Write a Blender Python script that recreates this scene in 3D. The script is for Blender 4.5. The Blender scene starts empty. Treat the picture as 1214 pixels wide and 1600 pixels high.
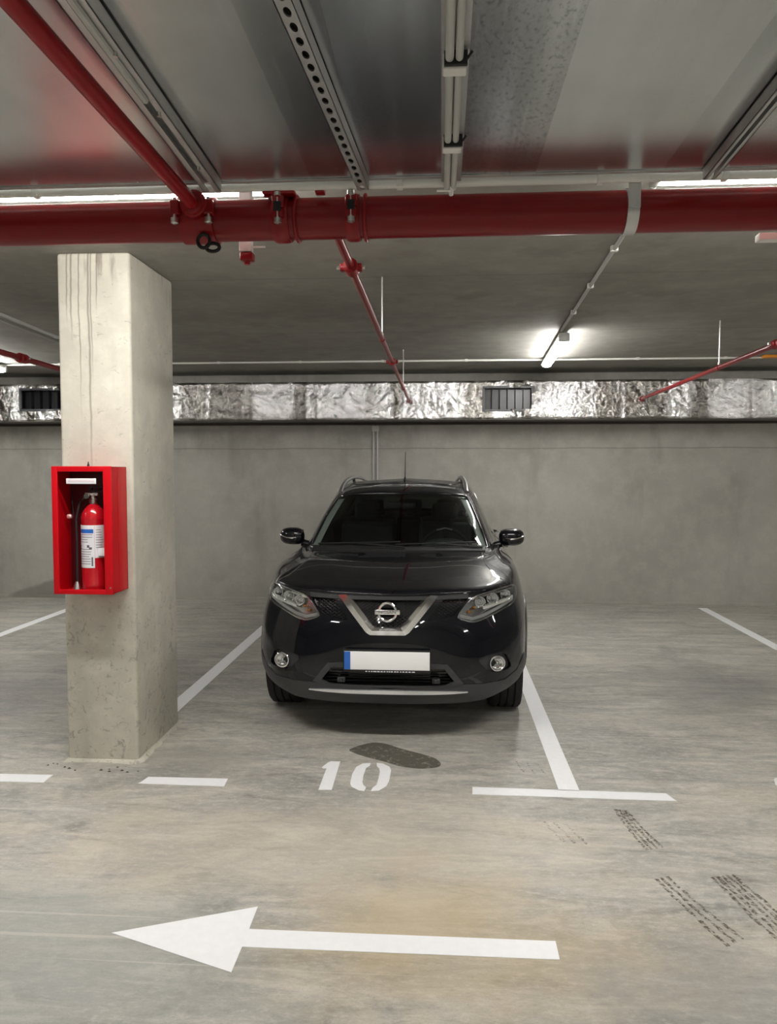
import bpy, bmesh, math, random
from mathutils import Vector, Matrix
from mathutils.bvhtree import BVHTree
random.seed(7)
PI = math.pi
scene = bpy.context.scene
C = scene.collection

# ---------------------------------------------------------------- camera, world, exposure
CAM_H = 1.70; FPX = 1200.0
cam_d = bpy.data.cameras.new('camera'); cam = bpy.data.objects.new('camera', cam_d); C.objects.link(cam)
cam_d.sensor_fit = 'VERTICAL'; cam_d.sensor_height = 24.0; cam_d.lens = 24.0*FPX/1600.0
cam_d.clip_start = .02
cam.location = (0, 0, CAM_H)
cam.rotation_euler = (PI/2-math.atan(65/FPX), 0, math.atan(83/FPX))
scene.camera = cam
scene.view_settings.view_transform = 'Standard'; scene.view_settings.look = 'None'
scene.view_settings.gamma = 1; scene.view_settings.use_curve_mapping = False
scene.view_settings.exposure = 1.1
LAMP = 42.0            # emission strength of every LED batten
CEIL = 2.93
w = bpy.data.worlds.new('world'); scene.world = w; w.use_nodes = True
w.node_tree.nodes['Background'].inputs[0].default_value = (.8, .85, 1, 1)
w.node_tree.nodes['Background'].inputs[1].default_value = 0.02
scene.cycles.max_bounces = 8; scene.cycles.diffuse_bounces = 5; scene.cycles.glossy_bounces = 4
scene.cycles.sample_clamp_indirect = 4.0

# ---------------------------------------------------------------- materials
def new_mat(name):
    m = bpy.data.materials.new(name); m.use_nodes = True
    return m, m.node_tree, m.node_tree.nodes['Principled BSDF']
def mat(name, col, rough=.5, metal=0, coat=0, emit=0, noise=.0, scale=20, bump=0, alpha=1, trans=0, ior=1.5, spec=.5):
    m, nt, b = new_mat(name)
    b.inputs['Base Color'].default_value = (*col, 1); b.inputs['Roughness'].default_value = rough
    b.inputs['Metallic'].default_value = metal; b.inputs['Coat Weight'].default_value = coat
    b.inputs['Coat Roughness'].default_value = .03; b.inputs['Alpha'].default_value = alpha
    b.inputs['Transmission Weight'].default_value = trans; b.inputs['IOR'].default_value = ior
    b.inputs['Specular IOR Level'].default_value = spec
    if emit:
        b.inputs['Emission Color'].default_value = (1, .985, .95, 1); b.inputs['Emission Strength'].default_value = emit
    if noise or bump:
        tc = nt.nodes.new('ShaderNodeTexCoord'); n = nt.nodes.new('ShaderNodeTexNoise')
        n.inputs['Scale'].default_value = scale; n.inputs['Detail'].default_value = 6
        nt.links.new(tc.outputs['Object'], n.inputs['Vector'])
        if noise:
            mx = nt.nodes.new('ShaderNodeMix'); mx.data_type = 'RGBA'
            mx.inputs[6].default_value = (*[c*(1-noise) for c in col], 1); mx.inputs[7].default_value = (*[min(1, c*(1+noise)) for c in col], 1)
            nt.links.new(n.outputs['Fac'], mx.inputs[0]); nt.links.new(mx.outputs[2], b.inputs['Base Color'])
        if bump:
            bp = nt.nodes.new('ShaderNodeBump'); bp.inputs['Strength'].default_value = bump; bp.inputs['Distance'].default_value = .01
            nt.links.new(n.outputs['Fac'], bp.inputs['Height']); nt.links.new(bp.outputs[0], b.inputs['Normal'])
    return m

class NT:
    """small node-graph writer"""
    def __init__(s, nt): s.nt = nt; s.tc = nt.nodes.new('ShaderNodeTexCoord').outputs['Object']
    def lk(s, v, inp):
        if hasattr(v, 'is_linked'): s.nt.links.new(v, inp)
        elif isinstance(v, (tuple, list)): inp.default_value = (*v, 1) if len(v) == 3 and inp.type == 'RGBA' else v
        else: inp.default_value = v
    def noise(s, scale=(1, 1, 1), sc=1, detail=6, rough=.55, dist=0, loc=(0, 0, 0)):
        mp = s.nt.nodes.new('ShaderNodeMapping'); mp.inputs['Scale'].default_value = scale; mp.inputs['Location'].default_value = loc
        s.nt.links.new(s.tc, mp.inputs['Vector'])
        n = s.nt.nodes.new('ShaderNodeTexNoise'); n.inputs['Scale'].default_value = sc; n.inputs['Detail'].default_value = detail
        n.inputs['Roughness'].default_value = rough; n.inputs['Distortion'].default_value = dist
        s.nt.links.new(mp.outputs[0], n.inputs['Vector']); return n.outputs['Fac']
    def voro(s, scale=(1, 1, 1), sc=1, feat='F1', out='Distance'):
        mp = s.nt.nodes.new('ShaderNodeMapping'); mp.inputs['Scale'].default_value = scale
        s.nt.links.new(s.tc, mp.inputs['Vector'])
        n = s.nt.nodes.new('ShaderNodeTexVoronoi'); n.feature = feat; n.inputs['Scale'].default_value = sc
        s.nt.links.new(mp.outputs[0], n.inputs['Vector']); return n.outputs[out]
    def ramp(s, v, a, b, lo=0., hi=1.):
        n = s.nt.nodes.new('ShaderNodeMapRange'); n.interpolation_type = 'SMOOTHSTEP'
        s.lk(v, n.inputs[0]); n.inputs[1].default_value = a; n.inputs[2].default_value = b
        n.inputs[3].default_value = lo; n.inputs[4].default_value = hi; return n.outputs[0]
    def math(s, op, a, b=0., c=0.):
        n = s.nt.nodes.new('ShaderNodeMath'); n.operation = op
        s.lk(a, n.inputs[0]); s.lk(b, n.inputs[1]); s.lk(c, n.inputs[2]); return n.outputs[0]
    def mix(s, f, a, b, mode='MIX'):
        n = s.nt.nodes.new('ShaderNodeMix'); n.data_type = 'RGBA'; n.blend_type = mode
        s.lk(f, n.inputs[0]); s.lk(a, n.inputs[6]); s.lk(b, n.inputs[7]); return n.outputs[2]
    def xyz(s):
        n = s.nt.nodes.new('ShaderNodeSeparateXYZ'); s.nt.links.new(s.tc, n.inputs[0]); return n.outputs
    def blob(s, cx, cy, rx, ry, wob=.35, sc=4.):
        """soft patch centred on cx, cy in the surface's own plane (x, y)"""
        x, y, z = s.xyz()
        dx = s.math('DIVIDE', s.math('SUBTRACT', x, cx), rx); dy = s.math('DIVIDE', s.math('SUBTRACT', y, cy), ry)
        d = s.math('SQRT', s.math('ADD', s.math('MULTIPLY', dx, dx), s.math('MULTIPLY', dy, dy)))
        d = s.math('ADD', d, s.math('MULTIPLY', s.math('SUBTRACT', s.noise(sc=sc), .5), wob*4))
        return s.ramp(d, 1.2, .3)
    def bump(s, h, strength=.3, dist=.01, base=None):
        n = s.nt.nodes.new('ShaderNodeBump'); n.inputs['Strength'].default_value = strength; n.inputs['Distance'].default_value = dist
        s.lk(h, n.inputs['Height'])
        if base is not None: s.nt.links.new(base, n.inputs['Normal'])
        return n.outputs[0]

def m_floor():
    m, nt, b = new_mat('polished_concrete_floor'); g = NT(nt)
    big = g.noise(sc=.8, detail=5); mid = g.noise((1, 2.2, 1), 2.2, 7, .6, .6); streak = g.noise((1, 4.5, 1), 1.7, 9, .68, 1.0); cloud = g.noise((1, 1.5, 1), 1.4, 9, .62, .8, (4, 1, 0))
    fine = g.noise((1.6, 3, 1), 11, 10, .78); grit = g.noise((1.5, 2.2, 1), 48, 6, .8)
    x, y, z = g.xyz()
    c = g.mix(g.ramp(big, .35, .68), (.35, .335, .30), (.50, .46, .385))
    c = g.mix(g.ramp(mid, .38, .66, 0, .7), c, (.36, .355, .335))
    c = g.mix(g.ramp(streak, .47, .64, 0, .6), c, (.64, .60, .52))
    c = g.mix(g.ramp(cloud, .50, .34, 0, .6), c, (.235, .232, .215))
    c = g.mix(g.ramp(streak, .46, .33, 0, .65), c, (.20, .19, .17))
    c = g.mix(g.ramp(fine, .46, .70, 0, .55), c, (.72, .69, .62))
    c = g.mix(g.ramp(fine, .46, .30, 0, .6), c, (.18, .17, .15))
    c = g.mix(g.ramp(grit, .50, .30, 0, .45), c, (.22, .205, .18)); c = g.mix(g.ramp(grit, .54, .72, 0, .40), c, (.70, .67, .60))
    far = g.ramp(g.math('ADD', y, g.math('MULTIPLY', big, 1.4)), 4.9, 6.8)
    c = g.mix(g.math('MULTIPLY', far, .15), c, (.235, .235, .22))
    c = g.mix(g.math('MULTIPLY', g.blob(.1, 2.65, 1.0, .45), .40), c, (.50, .38, .21))
    c = g.mix(g.math('MULTIPLY', g.blob(-.05, 2.95, .5, .5, .5, 3), .35), c, (.52, .40, .22))
    c = g.mix(g.math('MULTIPLY', g.blob(-.5, 3.4, 1.6, .55, .5, 3), .4), c, (.62, .55, .44))
    c = g.mix(g.math('MULTIPLY', g.blob(-1.5, 2.55, 1.0, .55, .5, 2), .55), c, (.33, .345, .32))
    c = g.mix(g.math('MULTIPLY', g.blob(1.0, 2.45, .5, .35, .5, 3), .5), c, (.28, .27, .25))
    c = g.mix(g.math('MULTIPLY', g.blob(-1.45, 4.35, .55, .25, .5, 5), .5), c, (.30, .285, .25))
    c = g.mix(g.math('MULTIPLY', g.blob(2.2, 6.2, .9, .9, .5, 3), .5), c, (.20, .20, .19))
    c = g.mix(g.math('MULTIPLY', g.blob(-3.3, 5.6, 1.0, 1.2, .4, 2), .35), c, (.27, .265, .25))
    # thin saw-cut / scratch lines running across
    sc1 = g.noise((.25, 26, 1), 1.1, 3, .5, .3); c = g.mix(g.ramp(sc1, .67, .72, 0, .30), c, (.72, .68, .6))
    nt.links.new(c, b.inputs['Base Color'])
    r = g.ramp(g.noise(sc=3.2, detail=5), .3, .7, .42, .6); nt.links.new(r, b.inputs['Roughness'])
    b.inputs['Specular IOR Level'].default_value = .5
    nt.links.new(g.bump(g.math('ADD', fine, streak), .12, .004), b.inputs['Normal']); return m

def m_concrete(name, a, d, form=0, speck=.0, seams=(), stain=None):
    m, nt, b = new_mat(name); g = NT(nt)
    n1 = g.noise(sc=1.1, detail=6); n2 = g.noise(sc=6, detail=8, rough=.65); n3 = g.noise((1, 1, .25), 3, 6)
    c = g.mix(g.ramp(n1, .35, .68), a, d)
    c = g.mix(g.ramp(n2, .40, .72, 0, .25), c, tuple(min(1, q*1.5) for q in d))
    c = g.mix(g.ramp(n3, .46, .28, 0, .35), c, tuple(q*.6 for q in a))
    h = n2
    x, y, z = g.xyz()
    if speck:
        v = g.noise((1.6, 1.6, 2.6), 13, 5, .7, .8); k = g.ramp(v, .60, .68, 0, speck)
        c = g.mix(k, c, tuple(q*.35 for q in a)); h = g.math('SUBTRACT', h, k)
    for axis, pos in seams:
        s_ = {'x': x, 'y': y, 'z': z}[axis]
        dd = g.math('ABSOLUTE', g.math('SUBTRACT', s_, g.math('ADD', pos, g.math('MULTIPLY', g.math('SUBTRACT', n1, .5), .05))))
        k = g.ramp(dd, .012, .002, 0, .5); c = g.mix(k, c, tuple(q*.55 for q in a)); h = g.math('SUBTRACT', h, k)
    if stain: c = stain(g, c)
    nt.links.new(c, b.inputs['Base Color']); b.inputs['Roughness'].default_value = .75
    nt.links.new(g.bump(h, .35, .008), b.inputs['Normal']); return m

def column_stain(g, c):
    x, y, z = g.xyz()
    # rusty drip lines from the top, in column-local metres
    wob = g.math('MULTIPLY', g.math('SUBTRACT', g.noise((0, 0, 1), 3.2, 3), .5), .035)
    for px_, top, ln, wd in ((-.155, 2.9, .42, .004), (-.13, 2.9, .55, .005), (-.085, 2.9, 1.0, .004), (-.03, 2.9, 1.55, .006), (-.015, 2.9, .8, .004), (.02, 2.9, .35, .004)):
        d = g.math('ABSOLUTE', g.math('ADD', g.math('SUBTRACT', x, px_), wob))
        k = g.math('MULTIPLY', g.ramp(d, wd*1.6, wd*.3), g.ramp(z, top-ln, top-ln*.4, 0, .65))
        c = g.mix(k, c, (.16, .13, .10))
    k = g.math('MULTIPLY', g.ramp(g.noise((14, 14, 2), 1, 5), .56, .70), g.ramp(z, 2.7, 2.9, 0, .7))
    c = g.mix(k, c, (.17, .13, .10))
    k = g.math('MULTIPLY', g.ramp(g.noise((1, 1, 1), 16, 6, .75, 1.2), .55, .64, 0, .6), g.ramp(z, 1.1, .7))
    return g.mix(k, c, (.22, .20, .17))
def wall_stain(g, c):
    x, y, z = g.xyz()
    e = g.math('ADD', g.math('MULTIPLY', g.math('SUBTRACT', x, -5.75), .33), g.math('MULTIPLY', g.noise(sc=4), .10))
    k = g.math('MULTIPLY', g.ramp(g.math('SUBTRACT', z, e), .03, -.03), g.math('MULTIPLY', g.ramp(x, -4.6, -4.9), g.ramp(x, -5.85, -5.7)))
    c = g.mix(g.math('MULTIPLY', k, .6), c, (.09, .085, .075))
    band = g.ramp(z, 2.0, 1.75, 0, .12); return g.mix(band, c, (.6, .58, .53))

def m_galv(name, base=.55, rough=.25, speck=.1, streak=.15, tint=(1, 1, 1)):
    m, nt, b = new_mat(name); g = NT(nt)
    n = g.noise(sc=1.6, detail=4); n2 = g.noise((9, .5, 1), 1.6, 0, .4); f = g.noise((1.6, .8, 1), 60, 4, .7)
    c = g.mix(g.ramp(n, .3, .7), tuple(base*.88*q for q in tint), tuple(base*1.10*q for q in tint))
    n3 = g.noise((26, 1.1, 1), 1.3, 3, .6); c = g.mix(g.ramp(n3, .56, .70, 0, streak*.8), c, tuple(min(1, base*1.7)*q for q in tint)); c = g.mix(g.ramp(n3, .42, .30, 0, streak*.6), c, tuple(base*.55*q for q in tint))
    c = g.mix(g.ramp(n2, .40, .75, 0, streak), c, tuple(min(1, base*1.5)*q for q in tint))
    c = g.mix(g.ramp(f, .50, .66, 0, speck), c, tuple(base*.45*q for q in tint))
    nt.links.new(c, b.inputs['Base Color']); b.inputs['Metallic'].default_value = 1
    b.inputs['Roughness'].default_value = rough
    nt.links.new(g.bump(g.noise((1, 1, 1), 2.5, 0), .05, .01), b.inputs['Normal']); return m
def m_foil():
    m, nt, b = new_mat('crinkled_aluminium_foil'); g = NT(nt)
    a = g.noise((1.0, 1, .7), 26, 5, .6, 1.2)
    zone = g.ramp(g.noise((1, 1, .1), 1.9, 3, .6, .6, (3, 0, 0)), .44, .56)
    nt.links.new(g.mix(zone, (.36, .345, .32), (.95, .95, .95)), b.inputs['Base Color'])
    b.inputs['Metallic'].default_value = 1
    nt.links.new(g.ramp(zone, 0, 1, .12, .20), b.inputs['Roughness'])
    nt.links.new(g.bump(a, .6, .02), b.inputs['Normal']); return m

M = {}
M['floor'] = m_floor()
M['wall'] = m_concrete('wall_concrete', (.31, .30, .265), (.385, .37, .33), seams=(('z', 1.98),), stain=wall_stain)
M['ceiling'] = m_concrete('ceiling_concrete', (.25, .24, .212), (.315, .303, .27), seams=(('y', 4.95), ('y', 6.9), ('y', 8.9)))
M['column'] = m_concrete('column_concrete', (.46, .44, .37), (.58, .55, .465), speck=.35, stain=column_stain)
M['galv'] = m_galv('galvanised_sheet_pale', .76, .26, .08, .15, (.97, 1, 1))
M['galv2'] = m_galv('galvanised_sheet_mid', .64, .22, .10, .25, (.96, 1, 1))
M['galv3'] = m_galv('galvanised_sheet_blue_grey', .70, .23, .12, .6, (.94, 1, 1.04))
M['galv4'] = m_galv('galvanised_sheet_speckled', .60, .25, .65, .4, (.97, 1, 1))
M['steel'] = m_galv('galvanised_strut', .60, .45)
M['foil'] = m_foil()
M['red'] = mat('red_pipe_paint', (.20, .0022, .0045), .30, spec=.35, noise=.12, scale=9, bump=.04)
M['red2'] = mat('red_coupling_paint', (.24, .003, .006), .35, spec=.35, noise=.2, scale=25, bump=.1)
M['redbox'] = mat('red_cabinet_paint', (.56, .0015, .008), .35, spec=.3)
M['redext'] = mat('red_extinguisher_paint', (.50, .006, .014), .22, coat=.6)
M['plastic_white'] = mat('white_plastic', (.78, .77, .73), .4)
M['plastic_grey'] = mat('light_grey_plastic', (.50, .50, .48), .45)
M['bolt'] = mat('zinc_bolt', (.62, .61, .58), .3, 1)
M['darkhole'] = mat('dark_opening', (.01, .01, .012), .7)
M['linepaint'] = mat('white_floor_paint', (.93, .93, .94), .45, noise=.05, scale=30)
M['led'] = mat('led_diffuser', (.9, .9, .9), .4, emit=LAMP)
M['orange'] = mat('orange_plastic', (.80, .30, .02), .4)
M['label'] = mat('white_label', (.82, .82, .85), .4)
M['blue'] = mat('blue_print', (.02, .13, .50), .4)
M['print'] = mat('grey_print', (.12, .12, .14), .5)
M['rubber'] = mat('black_rubber', (.012, .012, .012), .75, noise=.3, scale=60, bump=.1)
M['paint'] = mat('black_car_paint', (.0025, .003, .0055), .4, coat=1, spec=.1)
M['cladding'] = mat('dark_grey_car_plastic', (.040, .042, .044), .45, noise=.1, scale=200)
M['black'] = mat('gloss_black_trim', (.006, .006, .007), .2)
M['matte'] = mat('matte_black_trim', (.006, .006, .006), .6)
M['chrome'] = mat('chrome', (.90, .90, .90), .10, 1)
M['satin'] = mat('satin_silver', (.62, .62, .62), .30, 1, noise=.08, scale=40)
M['lampglass'] = mat('clear_lamp_glass', (.95, .97, .98), .02, trans=1, ior=1.15)
M['reflector'] = mat('lamp_reflector', (.86, .86, .85), .16, 1)
M['housing'] = mat('lamp_housing', (.62, .63, .62), .22, .8)
M['amber'] = mat('amber_lamp', (.55, .22, .06), .2, .5)
M['trim_interior'] = mat('light_grey_interior_trim', (.52, .52, .50), .6)
M['seat'] = mat('dark_seat_fabric', (.02, .02, .021), .85, noise=.2, scale=90)
M['dash'] = mat('dark_dashboard', (.016, .016, .017), .6)
M['tail'] = mat('red_tail_lamp', (.35, .005, .005), .1, coat=1)
M['plate'] = mat('white_plate', (.95, .95, .95), .35)
def m_glass(name='tinted_car_glass', tint=(.72, .76, .74, 1)):
    m = bpy.data.materials.new(name); m.use_nodes = True; nt = m.node_tree; nt.nodes.clear()
    o = nt.nodes.new('ShaderNodeOutputMaterial'); t = nt.nodes.new('ShaderNodeBsdfTransparent'); t.inputs[0].default_value = tint
    gl = nt.nodes.new('ShaderNodeBsdfGlossy'); gl.inputs['Roughness'].default_value = .01
    f = nt.nodes.new('ShaderNodeFresnel'); f.inputs[0].default_value = 1.5; mx = nt.nodes.new('ShaderNodeMixShader')
    ge = nt.nodes.new('ShaderNodeNewGeometry'); inv = nt.nodes.new('ShaderNodeMath'); inv.operation = 'SUBTRACT'; inv.inputs[0].default_value = 1
    nt.links.new(ge.outputs['Backfacing'], inv.inputs[1]); mu = nt.nodes.new('ShaderNodeMath'); mu.operation = 'MULTIPLY'
    nt.links.new(f.outputs[0], mu.inputs[0]); nt.links.new(inv.outputs[0], mu.inputs[1]); nt.links.new(mu.outputs[0], mx.inputs[0]); nt.links.new(t.outputs[0], mx.inputs[1]); nt.links.new(gl.outputs[0], mx.inputs[2]); nt.links.new(mx.outputs[0], o.inputs[0])
    return m
M['glass'] = m_glass(); M['privacy'] = m_glass('dark_privacy_glass', (.22, .23, .23, 1))
def m_soft(name, col, lo, hi, sc, rough=.5, amax=.8):
    """worn mark on the floor: its own patchy coverage, real colour"""
    m, nt, b = new_mat(name); g = NT(nt)
    b.inputs['Base Color'].default_value = (*col, 1); b.inputs['Roughness'].default_value = rough
    nt.links.new(g.ramp(g.noise(sc=sc, detail=6, rough=.7), lo, hi, 0, amax), b.inputs['Alpha']); return m
M['tyremark'] = m_soft('dirty_tyre_rubber_mark', (.13, .10, .07), .40, .62, 55, .6, .85)
M['tyrefaint'] = m_soft('faint_tyre_rubber_mark', (.12, .09, .06), .45, .66, 60, .6, .6)
M['oil'] = m_soft('dried_oil_stain', (.115, .11, .085), .12, .58, 22, .35, .70)

# ---------------------------------------------------------------- object helpers
def link(name, verts, faces, m, parent=None, smooth=True, angle=35, loc=None):
    me = bpy.data.meshes.new(name); me.from_pydata([tuple(v) for v in verts], [], faces); me.update()
    bm = bmesh.new(); bm.from_mesh(me); bmesh.ops.recalc_face_normals(bm, faces=bm.faces); bm.to_mesh(me); bm.free()
    for mm in (m if isinstance(m, list) else [m]): me.materials.append(mm)
    if smooth:
        me.polygons.foreach_set('use_smooth', [True]*len(me.polygons)); me.set_sharp_from_angle(angle=math.radians(angle))
    o = bpy.data.objects.new(name, me); C.objects.link(o)
    if parent is not None: o.parent = parent
    if loc: o.location = loc
    return o
def thing(name, label, cat, loc=(0, 0, 0), rotz=0, group=None):
    o = bpy.data.objects.new(name, None); C.objects.link(o); o.empty_display_size = .1
    o.location = loc; o.rotation_euler = (0, 0, rotz); return tag(o, label, cat, group)
def tag(o, label, cat, group=None):
    o['label'] = label; o['category'] = cat
    if group: o['group'] = group
    return o
def struct(o): o['kind'] = 'structure'; return o
class MB:
    def __init__(s): s.v = []; s.f = []
    def add(s, vs, fs):
        n = len(s.v); s.v += [tuple(v) for v in vs]; s.f += [tuple(i+n for i in f) for f in fs]; return s
    def box(s, x0, x1, y0, y1, z0, z1, bev=0):
        if not bev:
            vs = [(x, y, z) for z in (z0, z1) for y in (y0, y1) for x in (x0, x1)]
            return s.add(vs, [(0, 2, 3, 1), (4, 5, 7, 6), (0, 1, 5, 4), (2, 6, 7, 3), (0, 4, 6, 2), (1, 3, 7, 5)])
        bm = bmesh.new(); bmesh.ops.create_cube(bm, size=1)
        for v in bm.verts: v.co = Vector(((x0+x1)/2+v.co.x*(x1-x0), (y0+y1)/2+v.co.y*(y1-y0), (z0+z1)/2+v.co.z*(z1-z0)))
        bmesh.ops.bevel(bm, geom=bm.edges[:], offset=bev, segments=3, profile=.5, affect='EDGES')
        bm.verts.index_update(); s.add([v.co for v in bm.verts], [[v.index for v in f.verts] for f in bm.faces]); bm.free(); return s
    def tube(s, pts, r, seg=12, closed=False, caps=True):
        pts = [Vector(p) for p in pts]; n = len(pts); base = len(s.v); up = None
        for i, p in enumerate(pts):
            a = pts[(i-1) % n] if (i > 0 or closed) else p; b = pts[(i+1) % n] if (i < n-1 or closed) else p
            t = (b-a).normalized()
            if up is None: up = Vector((0, 0, 1)) if abs(t.z) < .9 else Vector((1, 0, 0))
            u = (up-t*up.dot(t)).normalized(); up = u; w_ = t.cross(u); rr = r[i] if isinstance(r, (list, tuple)) else r
            for k in range(seg):
                q = 2*PI*k/seg; s.v.append(tuple(p+u*math.cos(q)*rr+w_*math.sin(q)*rr))
        for i in range(n if closed else n-1):
            for k in range(seg):
                a = base+i*seg+k; b = base+i*seg+(k+1) % seg; j = (i+1) % n
                s.f.append((a, b, base+j*seg+(k+1) % seg, base+j*seg+k))
        if caps and not closed:
            s.f.append(tuple(base+k for k in range(seg))); s.f.append(tuple(base+(n-1)*seg+k for k in range(seg)))
        return s
    def lathe(s, prof, c=(0, 0, 0), axis='z', seg=24, ring=False):
        """prof = (radius, height) pairs around the axis through c"""
        vs = []; n = len(prof)
        for k in range(seg):
            q = 2*PI*k/seg
            for r, h in prof:
                a, b = r*math.cos(q), r*math.sin(q)
                p = {'z': (a, b, h), 'x': (h, a, b), 'y': (a, h, b)}[axis]
                vs.append((c[0]+p[0], c[1]+p[1], c[2]+p[2]))
        fs = []
        for k in range(seg):
            for i in range(n-1):
                a = k*n+i; b = ((k+1) % seg)*n+i; fs.append((a, a+1, b+1, b))
        if ring: fs += [(k*n+n-1, k*n, ((k+1) % seg)*n, ((k+1) % seg)*n+n-1) for k in range(seg)]
        else: fs.append(tuple(k*n for k in range(seg))); fs.append(tuple(k*n+n-1 for k in range(seg)))
        return s.add(vs, fs)
    def prism(s, poly, axis, a, b):
        """outline in the plane across axis, extruded from a to b"""
        def p3(p, h): return {'x': (h, p[0], p[1]), 'y': (p[0], h, p[1]), 'z': (p[0], p[1], h)}[axis]
        n = len(poly); vs = [p3(p, a) for p in poly]+[p3(p, b) for p in poly]
        return s.add(vs, [tuple(range(n)), tuple(range(n, 2*n))]+[(i, (i+1) % n, n+(i+1) % n, n+i) for i in range(n)])
    def xf(s, mtx): s.v = [tuple(mtx @ Vector(v)) for v in s.v]; return s
    def mir(s):
        n = len(s.v); s.v += [(-x, y, z) for x, y, z in s.v]; s.f += [tuple(reversed([i+n for i in f])) for f in s.f]; return s
    def obj(s, name, m, parent=None, smooth=True, angle=35, loc=None): return link(name, s.v, s.f, m, parent, smooth, angle, loc)
def chaikin(p, n=2):
    for _ in range(n):
        q = []
        for i in range(len(p)):
            a, b = p[i], p[(i+1) % len(p)]
            q += [(a[0]*.8+b[0]*.2, a[1]*.8+b[1]*.2), (a[0]*.2+b[0]*.8, a[1]*.2+b[1]*.8)]
        p = q
    return p
def arc(cx, cz, r, a0, a1, n, y=0, axis='y'):
    out = []
    for i in range(n+1):
        q = a0+(a1-a0)*i/n; u, v = cx+r*math.cos(q), cz+r*math.sin(q)
        out.append((u, y, v) if axis == 'y' else (y, u, v))
    return out
def copy_tree(o, parent=None):
    c = o.copy(); C.objects.link(c)
    if parent is not None: c.parent = parent
    for ch in list(o.children): copy_tree(ch, c)
    return c

# ---------------------------------------------------------------- the hall
YW = 9.88
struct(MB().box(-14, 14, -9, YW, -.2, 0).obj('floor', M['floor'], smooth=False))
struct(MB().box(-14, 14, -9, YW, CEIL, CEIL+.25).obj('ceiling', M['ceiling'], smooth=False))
struct(MB().box(-14, 14, YW, YW+.25, -.2, CEIL+.25).obj('wall_back', M['wall'], smooth=False))
struct(MB().box(-14.25, -14, -9, YW, -.2, CEIL+.25).obj('wall_left', M['wall'], smooth=False))
struct(MB().box(14, 14.25, -9, YW, -.2, CEIL+.25).obj('wall_right', M['wall'], smooth=False))
struct(MB().box(-14, 14, -9.25, -9, -.2, CEIL+.25).obj('wall_front', M['wall'], smooth=False))
struct(MB().box(-14, 14, YW-.018, YW+.001, 0, .035, .004).obj('trim_1', M['wall'], smooth=False))

# the concrete column, slightly chamfered, on a rough grout foot
col = tag(MB().box(-.2125, .2125, -.345, .345, 0, CEIL, .018).obj('concrete_column', M['column'], loc=(-1.972, 4.63, 0)),
          'tall bare concrete column with drip stains carrying the red fire cabinet', 'column')
random.seed(3)
pts = []
for i in range(60):
    q = 2*PI*i/60; cx_, sy_ = math.cos(q), math.sin(q); k = 1/max(abs(cx_)/.225, abs(sy_)/.357)
    k *= 1+random.uniform(.0, .10); pts.append((cx_*k, sy_*k))
MB().add([(x, y, .001) for x, y in pts]+[(x*.93, y*.95, .014) for x, y in pts]+[(0, 0, .014)],
         [(i, (i+1) % 60, 60+(i+1) % 60, 60+i) for i in range(60)]+[(60+i, 60+(i+1) % 60, 120) for i in range(60)]).obj('grout_foot', M['column'], col)
b_ = MB()
for i in range(14):
    x = random.uniform(-.30, .36); y = random.uniform(-.50, -.385); r = random.uniform(.003, .010)
    b_.add([(x+r*math.cos(q)*random.uniform(.7, 1.8), y+r*math.sin(q), .001) for q in (0, 1.3, 2.5, 3.8, 5)]+[(x, y, r*.9)], [(0, 1, 5), (1, 2, 5), (2, 3, 5), (3, 4, 5), (4, 0, 5)])
deb = b_.obj('concrete_crumbs', mat('mortar_crumbs', (.10, .085, .065), .9), smooth=False, loc=(-1.972, 4.63, 0))
tag(deb, 'loose dark mortar crumbs scattered on the floor at the foot of the column', 'rubble'); deb['kind'] = 'stuff'

# ---------------------------------------------------------------- floor markings (paint with a real 1.5 mm thickness)
def marking(name, polys, label, cat, group=None):
    b = MB()
    for p in polys: b.prism(p, 'z', .0002, .0018)
    cx_ = sum(q[0] for p in polys for q in p)/sum(len(p) for p in polys); cy_ = sum(q[1] for p in polys for q in p)/sum(len(p) for p in polys)
    b.v = [(x-cx_, y-cy_, z) for x, y, z in b.v]
    return tag(b.obj(name, M['linepaint'], smooth=False, loc=(cx_, cy_, 0)), label, cat, group)
marking('bay_line', [[(.628, 4.05), (.737, 4.05), (.735, 9.55), (.630, 9.55)]], 'long white bay line on the floor right beside the black car', 'floor marking', 'white lines between the bays')
marking('bay_line', [[(-1.965, 4.99), (-1.85, 4.99), (-1.85, 9.55), (-1.96, 9.55)]], 'long white bay line running from the column to the back wall', 'floor marking', 'white lines between the bays')
marking('bay_line', [[(3.165, 4.05), (3.275, 4.05), (3.275, 9.66), (3.165, 9.66)]], 'white bay line at the far right edge of the photo', 'floor marking', 'white lines between the bays')
marking('bay_line', [[(-4.61, 4.05), (-4.50, 4.05), (-4.50, 9.2), (-4.61, 9.2)]], 'white bay line left of the column near the left edge', 'floor marking', 'white lines between the bays')
marking('cross_bar', [[(.171, 4.063), (.167, 3.970), (1.212, 3.958), (1.185, 4.051)]], 'white bar closing off the line right of the car', 'floor marking', 'white bars across the bay lines')
marking('cross_bar', [[(-1.633, 4.0), (-1.618, 4.077), (-1.171, 4.082), (-1.163, 3.979), (-1.64, 3.985)]], 'short white bar on the floor right of the column foot', 'floor marking', 'white bars across the bay lines')
marking('cross_bar', [[(-2.75, 4.055), (-2.16, 4.067), (-2.159, 3.961), (-2.75, 3.955)]], 'white bar left of the column foot, cut by the photo edge', 'floor marking', 'white bars across the bay lines')
marking('direction_arrow', [[(-1.206, 2.661), (-.705, 2.472), (-.705, 2.612), (.416, 2.617), (.417, 2.723), (-.706, 2.719), (-.709, 2.866)]],
        'large white arrow on the floor pointing left in the driving lane', 'floor marking')
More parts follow.
